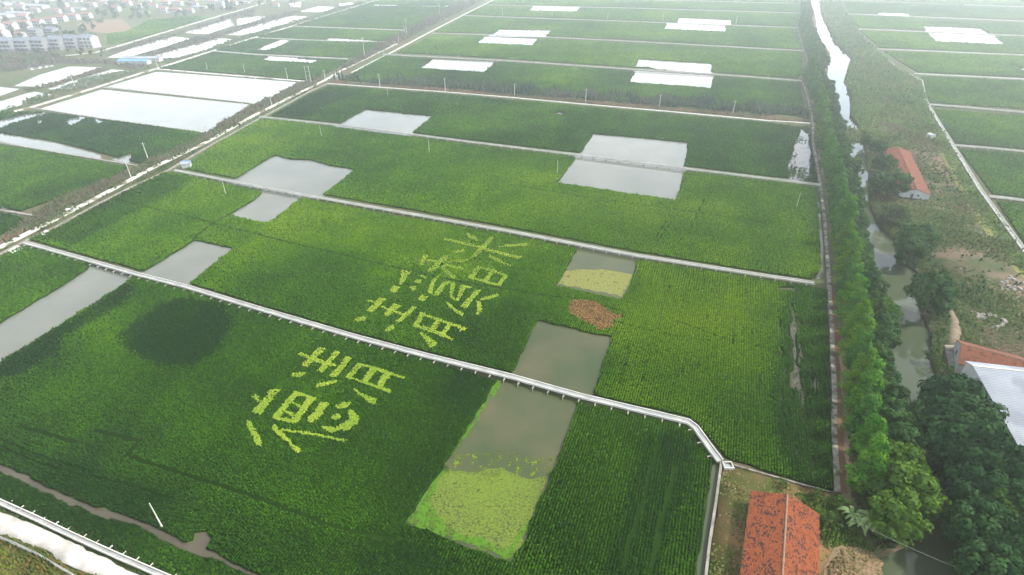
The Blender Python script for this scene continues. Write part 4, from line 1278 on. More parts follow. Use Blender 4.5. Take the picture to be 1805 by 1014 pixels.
# village houses: three kinds, then copies
def village_proto(name, Wd, D, floors, wall_m, roof_m, label, pitch=.45):
    t = gable_house(name, label, 'house', Wd, D, floors * 3.3, floors * 3.3 + D / 2 * pitch, wall_m, roof_m, .5, group='village houses', ridge_mat='roof_slate' if roof_m == 'roof_slate' else 'ridge')
    x = -D / 2 - .06
    for f in range(floors):
        for k in range(3):
            y = Wd * (k + .5) / 3
            opening(t, 'window', 'glass', x, x + .1, y - 1.1, y + 1.1, f * 3.3 + 1.0, f * 3.3 + 2.7)
        if f:
            opening(t, 'balcony', 'wall_white', x - 1.2, x - .01, .4, Wd - .4, f * 3.3 - .1, f * 3.3 + .8)
    opening(t, 'window', 'glass', -1.6, -.6, Wd, Wd + .06, 1.2, 2.8)
    for f in range(1, floors): opening(t, 'window', 'glass', .6, 1.5, Wd, Wd + .06, f * 3.3 + 1.2, f * 3.3 + 2.6)
    return t


# local +y runs along the ridge, facade looks to local -x; with rz=-90deg the ridge runs along world +x and the facade to the camera
VH = [  # kind, base px, py (centre of the front), scale, label
    ('A', 172, 84, 1.0, 'three-storey white house with blank gable at the end of the near village row'),
    ('D', 143, 85, 1.0, 'grey-roofed village house next to the white gable one'),
    ('D', 115, 87, 1.0, 'third grey-roofed house of the near village row from the gable'),
    ('D', 88, 89, 1.0, 'fourth grey-roofed house of the near village row from the gable'),
    ('D', 60, 90, 1.0, 'fifth grey-roofed house of the near village row from the gable'),
    ('D', 32, 91, 1.05, 'sixth grey-roofed house of the near village row from the gable'),
    ('D', 3, 92, 1.0, 'last grey-roofed house of the near village row'),
    ('B', 162, 32, .85, 'white-walled house behind the dark village trees'),
    ('B', 140, 35, .9, 'white house with brown roof left of the bare plot trees'.replace('left of', 'beside')),
    ('B', 118, 38, .9, 'second house of the brown-roofed row beside the bare plot'),
    ('B', 98, 42, .9, 'third house of the brown-roofed row, wall half hidden'),
    ('B', 78, 47, 1.0, 'white balconied house in the middle of the brown-roofed row'),
    ('B', 54, 49, 1.0, 'fifth house of the brown-roofed row with pale balcony'),
    ('B', 30, 52, 1.0, 'sixth house of the brown-roofed row behind the grey roofs'),
    ('B', 6, 54, 1.0, 'last house of the brown-roofed row at the picture edge'),
    ('B', 52, 36, .9, 'broad maroon roof rising above the brown-roofed row'),
    ('C', 82, 15, 1.3, 'long low white-roofed hall beside the dark spire tree'),
    ('C', 52, 28, 1.2, 'long white-roofed hall behind the maroon roof'),
    ('C', 20, 31, 1.2, 'pale blue-white hall roof at the village edge'),
    ('C', 15, 10, 1.2, 'far white hall roof in the thickest haze'),
    ('B', 46, 18, .9, 'faint pinkish roof between the white halls'),
    ('B', 212, 20, .9, 'white facade house above the village trees'),
    ('B', 190, 12, .9, 'faint red-roofed house above the dark tree clump'),
    ('B', 170, 13, .9, 'faint red-roofed house, neighbour of the clump'),
    ('B', 232, 10, .9, 'tall faint white house beside the village road'),
    ('C', 262, 24, .7, 'small white flat house before the long brown roof'),
    ('B', 297, 23, 1.0, 'long brown-roofed house near the village field'),
    ('B', 320, 25, 1.0, 'brown-roofed house joined to the white gables'),
    ('B', 342, 23, .8, 'white gable house at the end of the long brown roof'),
    ('B', 300, 10, .9, 'faint white gable house behind the long brown roof'),
    ('B', 322, 10, .85, 'faint house just behind the brown roofs'),
    ('C', 365, 15, .8, 'small pale hall near the roadside trees'),
    ('A', 396, 14, .8, 'tall faint white house beside the roadside spire tree'),
    ('B', 418, 9, .8, 'faint house past the roadside spire tree'),
    ('B', 374, 5, .85, 'faint house at the top edge near the tall one'),
    ('B', 345, 3, .9, 'faint house at the top edge behind the gables'),
    ('B', 268, 4, .9, 'faint house at the top edge over the village road'),
    ('C', 440, 6, .7, 'last faint hall before the far ponds'),
    ('B', 492, 12, .7, 'lone white cottage between far ponds'),
    ('C', 140, 4, 1.3, 'faint long roof at the top edge over the woods'),
    ('C', 95, 2, 1.2, 'faint hall roof at the top edge behind the spire tree'),
]
for _i, (_x, _y, _kind) in enumerate(((24, 22, 'B'), (70, 22, 'B'), (108, 24, 'B'), (130, 22, 'B'), (148, 18, 'C'), (4, 38, 'B'), (36, 42, 'C'), (12, 66, 'B'), (44, 68, 'B'), (74, 66, 'D'), (102, 64, 'D'), (250, 14, 'B'), (278, 14, 'B'), (350, 12, 'B'), (384, 8, 'B'), (404, 4, 'B'), (226, 2, 'B'), (200, 4, 'C'), (120, 12, 'B'), (66, 6, 'B'), (40, 8, 'C'), (312, 4, 'C'))):
    VH.append((_kind, _x, _y, .8, 'small hazy village house among trees behind the village rows'))
protos = {}
for kind, x, y, s, lab in VH:
    loc = G(x, y, .3)
    rz = R(90) + R(-6)
    if kind not in protos:
        if kind == 'A': p = village_proto('village_house', 13, 11, 3, 'wall_white', 'roof_slate', lab)
        elif kind == 'D': p = village_proto('village_house', 13, 11, 3, 'wall_dim', 'roof_slate', lab)
        elif kind == 'B': p = village_proto('village_house', 12, 9, 2, 'wall_white', 'roof_maroon', lab, .5)
        else: p = village_proto('village_hall', 26, 12, 1, 'wall_white', 'roof_white', lab, .2)
        protos[kind] = p
        p.location = loc; p.rotation_euler = (0, 0, rz); p.scale = (s, s, s)
    else:
        copy_thing(protos[kind], loc, rz + (random.uniform(-.25, .25) if lab.startswith('small hazy') else 0), lab, s, 'hazy small village houses' if lab.startswith('small hazy') else 'village houses')
ct = thing('water_tower', 'cream rounded tower standing among the near village houses', 'tower', G(20, 80, .3))
m = MB(); m.cone((0, 0, 0), (0, 0, 13), 3.6, 3.6, 18); m.build('body', M['wall_cream'], ct)
m = MB(); m.cone((0, 0, 13), (0, 0, 14.6), 3.5, 1.2, 18); m.build('cap', M['wall_cream'], ct)
for i, (x, y) in enumerate(((246, 108), (240, 113))):
    p = G(x, y, .3)
    b_ = gable_house('storage_shed', ('long shed with white and blue sheet roof by the white path', 'lower blue-roofed shed in front of the long white one')[i], 'shed', 34 if i == 0 else 26, 7, 3.0, 4.0, 'wall_white', 'roof_white' if i == 0 else 'roof_blue', .3, (p.x - 14, p.y, .3), R(-90), ridge_mat='roof_white')
# small pump hut by the second channel
ph = gable_house('pump_hut', 'small white pump hut with pale blue roof at the second channel', 'hut', 4.0, 3.0, 2.2, 2.9, 'wall_white', 'roof_white', .2, G(322, 296, .3), R(-70), ridge_mat='roof_blue')
ph2 = gable_house('pump_hut', 'small pale hut at the road junction of the weedy road', 'hut', 4.0, 3.0, 2.2, 2.9, 'wall_white', 'roof_white', .2, G(592, 140, .3), R(-70), ridge_mat='roof_white')
ph3 = gable_house('pump_hut', 'small grey sluice hut on the waste land by the straight channel', 'hut', 3.0, 3.0, 2.4, 2.7, 'wall_white', 'wall_grey', .1, G(1643, 246, .8), R(10), ridge_mat='wall_grey')


# ------------------------------------------------------------------ trees
def leaf_quads(cen, nor, size):
    n = len(cen)
    r = rng.normal(0, 1, (n, 3))
    t = np.cross(nor, r); t /= np.linalg.norm(t, axis=1)[:, None] + 1e-9
    b = np.cross(nor, t)
    s = size[:, None]; a = rng.uniform(.55, .9, n)[:, None]
    V = np.stack([cen - t * s, cen - b * s * a + nor * s * .25, cen + t * s, cen + b * s * a + nor * s * .25], 1)
    F = (np.arange(n)[:, None] * 4 + np.arange(4)[None])
    return V.reshape(-1, 3), F


def crown_mesh(name, lobes, per, leaf, c0, c1):
    """Leaf sprays on the outside of many small lobes."""
    C, N, S, T = [], [], [], []
    for (cx, cy, cz, r) in lobes:
        n = max(10, int(per * r * r))
        d = rng.normal(0, 1, (n, 3)); d[:, 2] = np.where(rng.uniform(0, 1, n) < .75, np.abs(d[:, 2]), d[:, 2])
        d /= np.linalg.norm(d, axis=1)[:, None]
        p = np.array([cx, cy, cz]) + d * r * rng.uniform(.7, 1.12, n)[:, None]
        nn = d + rng.normal(0, .26, (n, 3)); nn /= np.linalg.norm(nn, axis=1)[:, None]
        C.append(p); N.append(nn); S.append(leaf * rng.uniform(.7, 1.3, n))
        t = np.clip(rng.normal(rng.uniform(.05, .95), .22, n), 0, 1)[:, None]
        T.append(np.array(c0) + (np.array(c1) - np.array(c0)) * t)
    V, F = leaf_quads(np.concatenate(C), np.concatenate(N), np.concatenate(S))
    return np_mesh(name, V, F, np.repeat(np.concatenate(T), 4, 0))


def lobes_cone(h, z0, r0):
    L = []
    z = z0
    while z < h - .6:
        f = 1 - (z - z0) / (h - z0); r = r0 * f ** .75
        n = max(2, int(2 * math.pi * r / 2.9))
        a0 = random.uniform(0, 6.28)
        for k in range(n):
            a = a0 + 6.28 * k / n + random.uniform(-.25, .25); rr = r * random.uniform(.55, 1.05)
            L.append((rr * math.cos(a), rr * math.sin(a), z + random.uniform(-.6, .6), random.uniform(.9, 1.6)))
        z += random.uniform(1.5, 2.1)
    L.append((0, 0, h - .9, .9))
    return L


def lobes_round(h, z0, r0, n, flat=1.0):
    L = []
    cz = (h + z0) / 2; hz = (h - z0) / 2
    for k in range(n):
        d = Vector((random.gauss(0, 1), random.gauss(0, 1), random.gauss(.35, 1))).normalized()
        f = random.uniform(.50, 1.0)
        lr = random.uniform(.17, .34) * r0
        L.append((d.x * r0 * f, d.y * r0 * f, cz + d.z * hz * f, lr))
    return L


def trunk_mesh(name, h, r, limbs, mat):
    m = MB()
    m.cone((0, 0, -.3), (0, 0, h * .55), r, r * .65, 8); m.cone((0, 0, h * .55), (random.uniform(-.3, .3), random.uniform(-.3, .3), h), r * .65, r * .2, 8)
    for k in range(limbs):
        a = random.uniform(0, 6.28); z = h * random.uniform(.3, .7); q = h * .3
        m.cone((0, 0, z), (q * math.cos(a), q * math.sin(a), z + q * .7), r * .4, r * .12, 6)
    o = m.build(name, mat)
    me = o.data
    bpy.data.objects.remove(o)
    return me


def tree_proto(kind):
    if kind == 'conifer':
        h = random.uniform(12, 14.5)
        cm = crown_mesh('crown', lobes_cone(h, 1.6, 3.2), 62, .27, *random.choice((((.030, .115, .012), (.095, .230, .020)), ((.040, .120, .010), (.120, .230, .018)), ((.022, .090, .014), (.070, .180, .026))))); tm = trunk_mesh('trunk', h * .9, .22, 5, M['bark'])
    elif kind == 'broad':
        h = random.uniform(8.5, 10.5)
        cm = crown_mesh('crown', lobes_round(h, 1.0, 4.2, 60), 60, .34, (.018, .055, .016), (.058, .120, .034)); tm = trunk_mesh('trunk', h * .75, .25, 6, M['bark'])
    elif kind == 'broad_light':
        h = random.uniform(9, 11)
        cm = crown_mesh('crown', lobes_round(h, .8, 4.8, 70), 56, .34, (.035, .085, .014), (.080, .150, .022)); tm = trunk_mesh('trunk', h * .75, .25, 6, M['bark'])
    elif kind == 'dark_big':
        h = 11.5
        cm = crown_mesh('crown', lobes_round(h, .8, 5.6, 105), 40, .40, (.012, .040, .014), (.042, .098, .030)); tm = trunk_mesh('trunk', h * .75, .32, 7, M['bark'])
    elif kind == 'willow':
        h = 8.5
        cm = crown_mesh('crown', lobes_round(h, .8, 4.6, 60), 60, .24, (.06, .10, .040), (.14, .18, .075)); tm = trunk_mesh('trunk', h * .7, .22, 6, M['bark'])
    elif kind == 'bush':
        h = 2.6
        cm = crown_mesh('crown', lobes_round(h, .1, 1.9, 14), 60, .22, (.03, .075, .016), (.08, .13, .03)); tm = trunk_mesh('trunk', h * .6, .08, 4, M['bark'])
    elif kind == 'far':
        h = random.uniform(8, 10)
        cm = crown_mesh('crown', lobes_round(h, .6, 4.2, 22), 14, .7, (.022, .06, .02), (.05, .10, .03)); tm = trunk_mesh('trunk', h * .7, .25, 3, M['bark'])
    elif kind == 'spire':
        h = 18
        cm = crown_mesh('crown', lobes_cone(h, 1.0, 3.6), 16, .6, (.02, .05, .02), (.045, .09, .03)); tm = trunk_mesh('trunk', h * .9, .25, 3, M['bark'])
    cm.materials.append(M['leaf'])
    return h, cm, tm


TREES = {k: [tree_proto(k) for _ in range(n)] for k, n in (('conifer', 7), ('broad', 3), ('broad_light', 2), ('dark_big', 2), ('willow', 1), ('bush', 2), ('far', 3), ('spire', 1))}


def tree(name, kind, loc, label, cat='tree', scale=1.0, group=None, v=None):
    h, cm, tm = TREES[kind][(v if v is not None else random.randrange(99)) % len(TREES[kind])]
    t = thing(name, label, cat, loc, random.uniform(0, 6.28), group)
    s = scale * random.uniform(.93, 1.07)
    t.scale = (s, s, s * random.uniform(.88, 1.10))
    link('crown', cm, t); link('trunk', tm, t)
    return t


# the two rows on the canal bank, following the dyke path
pw = G2(PATH_PX, .75)[::-1]
seg = np.linalg.norm(np.diff(pw, axis=0), axis=1); cum = np.concatenate([[0], np.cumsum(seg)])


def on_path(d, off):
    k = min(np.searchsorted(cum, d, 'right') - 1, len(seg) - 1)
    f = (d - cum[k]) / seg[k]; p = pw[k] + (pw[k + 1] - pw[k]) * f
    a, b = pw[max(0, k - 1)], pw[min(len(pw) - 1, k + 2)]
    t = (b - a) / np.linalg.norm(b - a); n = np.array([t[1], -t[0]])
    return p + n * off


clw = G2([p for p in CL if p[1] < 970], .75)
d, i = 3.0, 0
while d < cum[-1] - 5:
    off = 4.4 + random.uniform(-.5, .6)
    p = on_path(d, off)
    if i < 30: lab = 'bright green conical tree of the dyke path row, %s from the red-roofed house' % ordinal(i)
    else: lab = 'hazy conical tree far along the dyke path row'
    tree('conical_tree', 'conifer', (p[0], p[1], .72), lab, 'tree', 1.0 if d < 330 else 1.05, 'conical trees in a row along the dyke path')
    i += 1
    d += random.uniform(6.6, 9.0) * (1 if d < 260 else 1.35)
d, i = 2.0, 0
while d < cum[-1] - 5:
    # halfway between the path and the water, where the bank is wide enough
    p0 = on_path(d, 0)
    wd = np.abs(np.linalg.norm(clw - p0, axis=1)).min()
    off = max(8.0, min(11.2, wd - 4.8))
    p = on_path(d, off + random.uniform(-.8, .8))
    kind = 'broad_light' if d < 14 or (60 < d < 68) else 'broad'
    if i < 24: lab = 'dark leafy tree leaning over the canal behind the conical row, %s from the near end' % ordinal(i)
    else: lab = 'hazy leafy tree far along the canal edge row'
    tree('canal_tree', kind, (p[0], p[1], .5), lab, 'tree', random.uniform(.82, 1.02), 'leafy trees along the canal edge')
    i += 1
    d += random.uniform(6.5, 8.5) * (1 if d < 260 else 1.35)

OT = [  # kind, centre of the crown in the photo, scale, label
    ('broad', 1548, 258, .95, 'dark tree by the weedy crossing of the canal'),
    ('broad', 1526, 250, .7, 'small dark tree standing on the weedy crossing'),
    ('broad', 1560, 288, 1.2, 'dark bushy tree hiding one end of the shed'),
    ('broad', 1580, 325, 1.3, 'dark tree in front of the shed wall'),
    ('broad', 1552, 326, 1.1, 'dark tree overhanging the bend of the canal'),
    ('willow', 1583, 374, 1.2, 'pale feathery willow on the far bank below the shed'),
    ('broad', 1616, 424, 1.55, 'round dark green tree below the pale willow'),
    ('broad', 1602, 446, 1.1, 'round tree leaning over the water below the willow'),
    ('broad', 1645, 520, 1.45, 'round tree at the upper end of the curved concrete ramp'),
    ('dark_big', 1672, 714, 1.0, 'glossy tree whose crown touches the white warehouse gable'),
    ('dark_big', 1648, 752, .95, 'dark glossy tree at the water below the plank landing'),
    ('dark_big', 1700, 757, 1.05, 'dark glossy tree beside the warehouse eave'),
    ('dark_big', 1675, 800, .95, 'dark glossy tree over the water, fourth from the landing'),
    ('dark_big', 1718, 822, 1.05, 'dark glossy tree in front of the warehouse corner'),
    ('dark_big', 1778, 862, 1.05, 'dark glossy tree below the warehouse eave end'),
    ('dark_big', 1722, 880, .95, 'dark glossy tree overhanging the lower canal'),
    ('broad_light', 1775, 915, 1.0, 'lighter green tree among the dark glossy ones'),
    ('dark_big', 1722, 950, .9, 'dark glossy tree above the open water at the lowest canal stretch'),
    ('dark_big', 1785, 985, 1.05, 'dark glossy tree in the lowest corner by the canal'),
    ('dark_big', 1740, 1020, .9, 'dark tree cut by the frame below the lowest open water'),
    ('dark_big', 1830, 920, 1.1, 'dark tree at the frame edge past the lighter one'),
    ('broad_light', 1600, 868, 1.2, 'large light green tree at the near end of the leafy canal row'),
    ('broad_light', 1575, 915, .9, 'light green tree overhanging the open water by the banana clump'),
]
for kind, x, y, s, lab in OT:
    c = G(x, y, 5.2 * s)
    tree({'willow': 'willow_tree', 'broad': 'round_tree', 'dark_big': 'glossy_tree', 'broad_light': 'round_tree'}[kind], kind, (c.x, c.y, .7), lab, 'tree', s, 'trees along the water')
for x, y, s, lab in ((1655, 590, .9, 'light green bush beside the curved concrete ramp'), (1640, 640, 1.3, 'dark bush overhanging the water below the ramp'), (1662, 660, 1.1, 'brownish bush by the plank landing'),
                     (1483, 905, 1.2, 'low green bush beside the red-roofed house'), (1462, 930, 1.2, 'green bush under the roof edge of the red-roofed house'), (1500, 945, 1.0, 'low bush beside the banana clump'),
                     (1440, 880, .8, 'small bush behind the red-roofed house'), (1378, 855, .7, 'small bush by the yard kerb'), (1640, 228, 1.2, 'bush beside the small sluice hut'),
                     (1600, 190, 1.4, 'bush on the hazy end of the waste land'), (1520, 240, 1.3, 'bush over the weedy canal crossing'), (1498, 236, 1.2, 'bush at the bank side of the weedy crossing')):
    tree('bush', 'bush', G(x, y, .8), lab, 'bush', s, 'bushes')
VT = [(112, 22, 'spire', 1.3, 'dark spire tree standing behind the brown-roofed row'), (403, 18, 'spire', 1.0, 'dark spire tree by the far village road')]
for x, y, k, s, lab in VT: tree('spire_tree', k, G(x, y, .3), lab, 'tree', s, 'village trees')
vt = 0
for (x0, x1, y0, y1, n) in ((170, 208, 22, 33, 9), (228, 262, 24, 36, 8), (290, 340, 22, 30, 4), (350, 420, 14, 24, 9), (100, 230, 3, 14, 16), (30, 190, 92, 101, 12), (0, 110, 56, 66, 7), (425, 520, 3, 12, 6), (130, 190, 90, 97, 5), (15, 60, 20, 30, 4), (0, 180, 38, 58, 16), (0, 170, 60, 72, 14), (180, 420, 0, 22, 22), (0, 90, 2, 16, 10)):
    for _ in range(n):
        x, y = random.uniform(x0, x1), random.uniform(y0, y1)
        tree('village_tree', 'far', G(x, y, .3), 'hazy dark tree of the village', 'tree', random.uniform(.5, 1.0) * (.5 if y > 85 else 1), 'hazy village trees')

# banana clump by the near house
bn = thing('banana_clump', 'pale drooping banana clump between the house and the tree row', 'plant', G(1510, 935, .75))
for k in range(9):
    a = random.uniform(0, 6.28); r = random.uniform(.2, 2.6)
    b0 = Vector((r * math.cos(a), r * math.sin(a), 0)); hh = random.uniform(2.2, 3.6)
    m = MB(); m.cone(b0, b0 + Vector((0, 0, hh)), .16, .09, 7); m.build('stem', M['bark'], bn)
    V, F, T = [], [], []
    for q in range(8):
        aa = random.uniform(0, 6.28); ln = random.uniform(1.6, 2.6); wv = random.uniform(.22, .36)
        dd = Vector((math.cos(aa), math.sin(aa), 0)); ss = Vector((-dd.y, dd.x, 0))
        c = random.uniform(.8, 1.2)
        i0 = len(V)
        for j in range(6):
            f = j / 5
            p = b0 + Vector((0, 0, hh)) + dd * ln * f + Vector((0, 0, 1.1 * math.sin(f * 2.3) - .9 * f * f))
            w_ = wv * (1 - abs(f - .45) ** 1.5 * 1.6)
            V += [p - ss * w_ + Vector((0, 0, -.06)), p + ss * w_ + Vector((0, 0, -.06))]
            T += [np.array((.15, .22, .085)) * c] * 2
        for j in range(5): F.append((i0 + 2 * j, i0 + 2 * j + 1, i0 + 2 * j + 3, i0 + 2 * j + 2))
    link('frond', np_mesh('frond', np.array([v[:] for v in V]), np.array(F), np.array(T)), bn, M['leaf'])


# ------------------------------------------------------------------ weeds and ground cover
def weeds(label, px, z, s0, h, cols, dens=1.0, k=.003, name='weeds', clump=12.0, cut=()):
    w = G2(px, z)
    P, S = lattice(w, [G2(c, z) for c in cut], .3, s0=s0, k=k, jit=.5)
    n = len(P)
    c = slow(P, clump)
    keep = rng.uniform(0, 1, n) < np.clip(dens + .9 * c * (1 if dens < 1 else 0), .02, 1)
    P, S, c = P[keep], S[keep], c[keep]; n = len(P)
    t = np.clip(.5 + .5 * slow(P, clump * .6) + rng.normal(0, .2, n), 0, 1)[:, None] * (len(cols) - 1)
    i = np.minimum(t.astype(int), len(cols) - 2); f = t - i
    C = np.array(cols)
    col = (C[i[:, 0]] * (1 - f) + C[i[:, 0] + 1] * f) * rng.uniform(.75, 1.25, n)[:, None]
    hh = h * rng.uniform(.4, 1.3, n) * np.clip(1 + .7 * slow(P, clump * .5), .3, 1.8) * np.sqrt(S / s0)
    o = tufts(P, S * .8, hh, z - .05, col, name, M['rice'], .5)
    return tag(o, label, None, None, 'stuff')


GR = [(.045, .085, .022), (.075, .115, .030), (.11, .12, .045)]
BR = [(.10, .075, .055), (.075, .085, .045), (.055, .085, .035), (.15, .10, .07)]
PU = [(.085, .075, .065), (.055, .075, .045), (.11, .085, .07)]
RAMP_PX = zoomed(1580, 500, 6.34, [(575, 285), (630, 290), (700, 420), (728, 560), (700, 645), (640, 695), (560, 640), (590, 540), (600, 440), (595, 370)])
CRX = [p for p in CR if -30 < p[1] < 700]
weeds('rough weeds of the waste land', CRX + [(1700, 640), (1960, 690), (1960, 592), (1812, 448), (1738, 352), (1686, 270), (1634, 186), (1618, 146), (1582, 125), (1524, 77), (1479, 18), (1472, -30)], .8, .55, .5, [(.085, .068, .040), (.038, .066, .016), (.066, .092, .024), (.034, .070, .018)], .72, clump=22.0, cut=[RAMP_PX, [(1660, 606), (1686, 606), (1696, 655), (1670, 658)]])
weeds('low green shrubs of the waste land', CRX + [(1700, 640), (1960, 690), (1960, 592), (1806, 448), (1730, 352), (1678, 270), (1624, 186)], .8, .8, 1.1, [(.026, .055, .016), (.045, .080, .022), (.075, .085, .030)], .22, clump=13.0, cut=[RAMP_PX, [(1660, 606), (1686, 606), (1696, 655), (1670, 658)]])
weeds('tall weeds on the hazy waste land', [(1446, 0), (1477, 0), (1526, 75), (1584, 123), (1622, 143), (1634, 182), (1640, 225), (1560, 245), (1521, 229), (1501, 202), (1503, 174), (1491, 141), (1503, 101), (1473, 73), (1449, 23)], .8, .8, 1.3, [(.035, .085, .020), (.065, .125, .026), (.085, .105, .040)], 1.0, clump=26.0)
weeds('green weeds between ditch and straight channel', [(1626, 186), (1632, 186), (1680, 267), (1729, 350), (1799, 448), (1866, 538), (1848, 538), (1782, 457), (1729, 380), (1684, 307), (1658, 264)], .8, .45, .55, [(.04, .09, .02), (.06, .12, .025), (.09, .14, .035)], 1.0)
weeds('weeds across the canal on the crossing', [(1470, 224), (1490, 226), (1525, 230), (1545, 250), (1510, 250), (1478, 244)], .5, .6, 1.2, GR, 1.0)
weeds('dry brown grass of the yard', [(1275, 822), (1350, 841), (1476, 876), (1500, 930), (1540, 985), (1450, 1060), (1440, 880), (1325, 876), (1302, 1060), (1240, 1060), (1252, 1000)], .7, .40, .32, [(.20, .15, .07), (.11, .12, .035), (.07, .11, .025), (.22, .16, .09)], .9, clump=6.0)
weeds('dense green weeds behind the red-roofed house', [(1400, 870), (1478, 876), (1505, 930), (1545, 975), (1510, 965), (1455, 965), (1430, 900)], .7, .40, .8, [(.03, .075, .015), (.06, .12, .02), (.05, .09, .02)], 1.0)
weeds('undergrowth under the canal bank trees', [(1484, 500), (1492, 640), (1500, 870), (1545, 975), (1604, 955), (1632, 930), (1622, 850), (1602, 760), (1584, 700), (1574, 651), (1570, 563), (1542, 500)], .7, .6, 1.3, [(.03, .06, .015), (.05, .085, .02), (.07, .08, .03)], 1.0)
weeds('undergrowth along the hazy canal bank', [(1420, 60), (1437, 60), (1458, 93), (1453, 134), (1466, 149), (1470, 214), (1482, 255), (1501, 336), (1501, 406), (1519, 440), (1531, 477), (1541, 500), (1478, 500), (1462, 372), (1452, 290), (1440, 220), (1436, 170), (1430, 100)], .7, .8, .8, [(.03, .06, .018), (.05, .085, .025)], 1.0)
weeds('grass at the canal edge of the near bank', [(1458, 1000), (1490, 962), (1530, 968), (1556, 990), (1552, 1050), (1470, 1060)], .76, .40, .5, [(.20, .13, .08), (.14, .12, .05), (.24, .17, .10)], .8)
weeds('brown roadside weeds along the pale road', [(0, 425), (40, 392), (64, 376), (128, 337), (202, 314), (250, 288), (330, 252), (365, 234), (440, 190), (500, 160), (560, 137), (572, 133), (572, 139), (450, 200), (364, 247), (267, 293), (195, 331), (75, 393), (0, 431)], .3, .6, 1.0, BR, 1.0, clump=16.0)
weeds('low weeds between road and kerb', [(0, 441), (75, 403), (195, 341), (267, 302), (364, 256), (450, 208), (540, 160), (560, 152), (475, 196), (379, 248), (299, 295), (185, 349), (95, 398), (42, 422), (0, 444)], .2, .5, .7, [(.03, .06, .02), (.06, .09, .03), (.10, .085, .05)], .9, clump=8.0)
weeds('weed clumps growing over the road edge', [(0, 437), (75, 399), (195, 337), (267, 298), (364, 252), (450, 204), (560, 149), (560, 145), (450, 199), (364, 246), (267, 291), (195, 331), (75, 392), (0, 430)], .35, .5, .7, [(.03, .06, .02), (.06, .09, .03), (.09, .075, .05)], .30, clump=7.0)
weeds('purple-brown weeds along the far road', [(700, 76), (760, 46), (812, 20), (848, 2), (870, -8), (900, -18), (862, -16), (830, -2), (780, 20), (730, 46), (690, 70), (600, 118), (612, 121)], .3, .9, 2.0, PU, 1.0, clump=20.0)
weeds('dark shrubs along the weedy road', [(590, 134), (787, 147), (900, 155), (1025, 163), (1199, 176), (1350, 188), (1420, 196), (1428, 210), (1350, 203), (1199, 190), (1025, 175), (900, 166), (787, 157), (585, 142)], .3, .8, 3.0, [(.020, .042, .030), (.035, .058, .032), (.06, .065, .05)], .75, clump=13.0)
weeds('dry brown weeds beside the weedy road', [(585, 143), (787, 158), (900, 167), (1025, 177), (1199, 192), (1350, 205), (1428, 212), (1428, 215), (1350, 210), (1199, 196), (1025, 181), (900, 170), (787, 161), (585, 146)], .3, .7, .6, [(.17, .10, .07), (.12, .085, .06), (.08, .08, .04)], 1.0)
weeds('brush along the fish pond banks', [(40, 158), (100, 145), (180, 118), (196, 121), (130, 140), (85, 153), (50, 162)], .3, .9, .9, BR, 1.0)
weeds('brush on the square pond side', [(440, 186), (500, 163), (530, 147), (560, 140), (530, 155), (450, 196), (370, 238), (365, 233)], .3, .7, 1.3, PU, .7, clump=8.0)
weeds('brush between the long far ponds', [(235, 104), (270, 92), (340, 68), (390, 58), (450, 38), (520, 20), (530, 22), (450, 44), (395, 62), (345, 78), (290, 92), (255, 103)], .3, 1.2, 1.4, PU, 1.0)
weeds('brush along the village road ditch', [(190, 92), (225, 82), (265, 70), (330, 55), (400, 30), (450, 16), (450, 26), (405, 32), (325, 57), (300, 64), (265, 74), (225, 86)], .3, 1.2, 1.4, PU, 1.0)
weeds('hazy weeds on the lower village edge', [(-40, 92), (60, 90), (130, 104), (190, 108), (260, 116), (240, 122), (180, 112), (100, 112), (0, 128), (-40, 130)], .3, 1.1, 1.2, PU, 1.0)
weeds('grass bank of the square ponds', [(0, 198), (57, 184), (175, 148), (272, 117), (235, 122), (150, 137), (85, 162), (0, 194)], .3, .9, .6, [(.05, .09, .03), (.08, .10, .045)], .9)
weeds('grass beside the long far pond', [(275, 105), (315, 101), (360, 89), (411, 70), (450, 57), (545, 30), (600, 12), (660, -2), (664, 0), (517, 44), (450, 64), (377, 87), (300, 112)], .3, 1.1, .8, [(.05, .09, .035), (.07, .10, .045)], .9)
weeds('grassy verge at the near corner', [(-60, 880), (0, 897), (0, 892), (130, 951), (250, 1008), (300, 1030), (260, 1018), (104, 941), (0, 898)], .4, .36, .6, [(.035, .075, .015), (.06, .10, .02)], 1.0)
weeds('yellow-green scrub below the white road', [(-60, 925), (0, 945), (20, 946), (78, 972), (128, 1005), (180, 1020), (200, 1040), (-60, 1060)], .4, .36, .9, [(.12, .15, .02), (.09, .10, .03), (.05, .085, .02), (.14, .10, .03)], 1.0, clump=5.0)

# ------------------------------------------------------------------ ramp, landing, rubble, fence
sheet('concrete_ramp', RAMP_PX, 1.02, M['ramp'], 'curved concrete ramp down to the canal', 'structure', .05, z0=.7)
ld = thing('canal_landing', 'slatted grey landing between the ramp and the tiled house', 'landing', G(1676, 632, 1.0))
o0 = Vector(ld.location)
c1, c2, c3, c4 = (G(*p, 1.0) - o0 for p in ((1664, 609), (1682, 609), (1692, 650), (1674, 653)))
m = MB(); up = Vector((0, 0, .15)); m.hexa([c4, c3, c2, c1], [c4 + up, c3 + up, c2 + up, c1 + up]); m.build('deck', M['concrete_old'], ld)
for k in range(6):
    f = (k + .3) / 6
    a, b = c1.lerp(c4, f), c2.lerp(c3, f)
    m = MB(); m.bar(a + Vector((0, 0, .22)), b + Vector((0, 0, .22)), .18, .14); m.build('beam', M['stone'], ld)


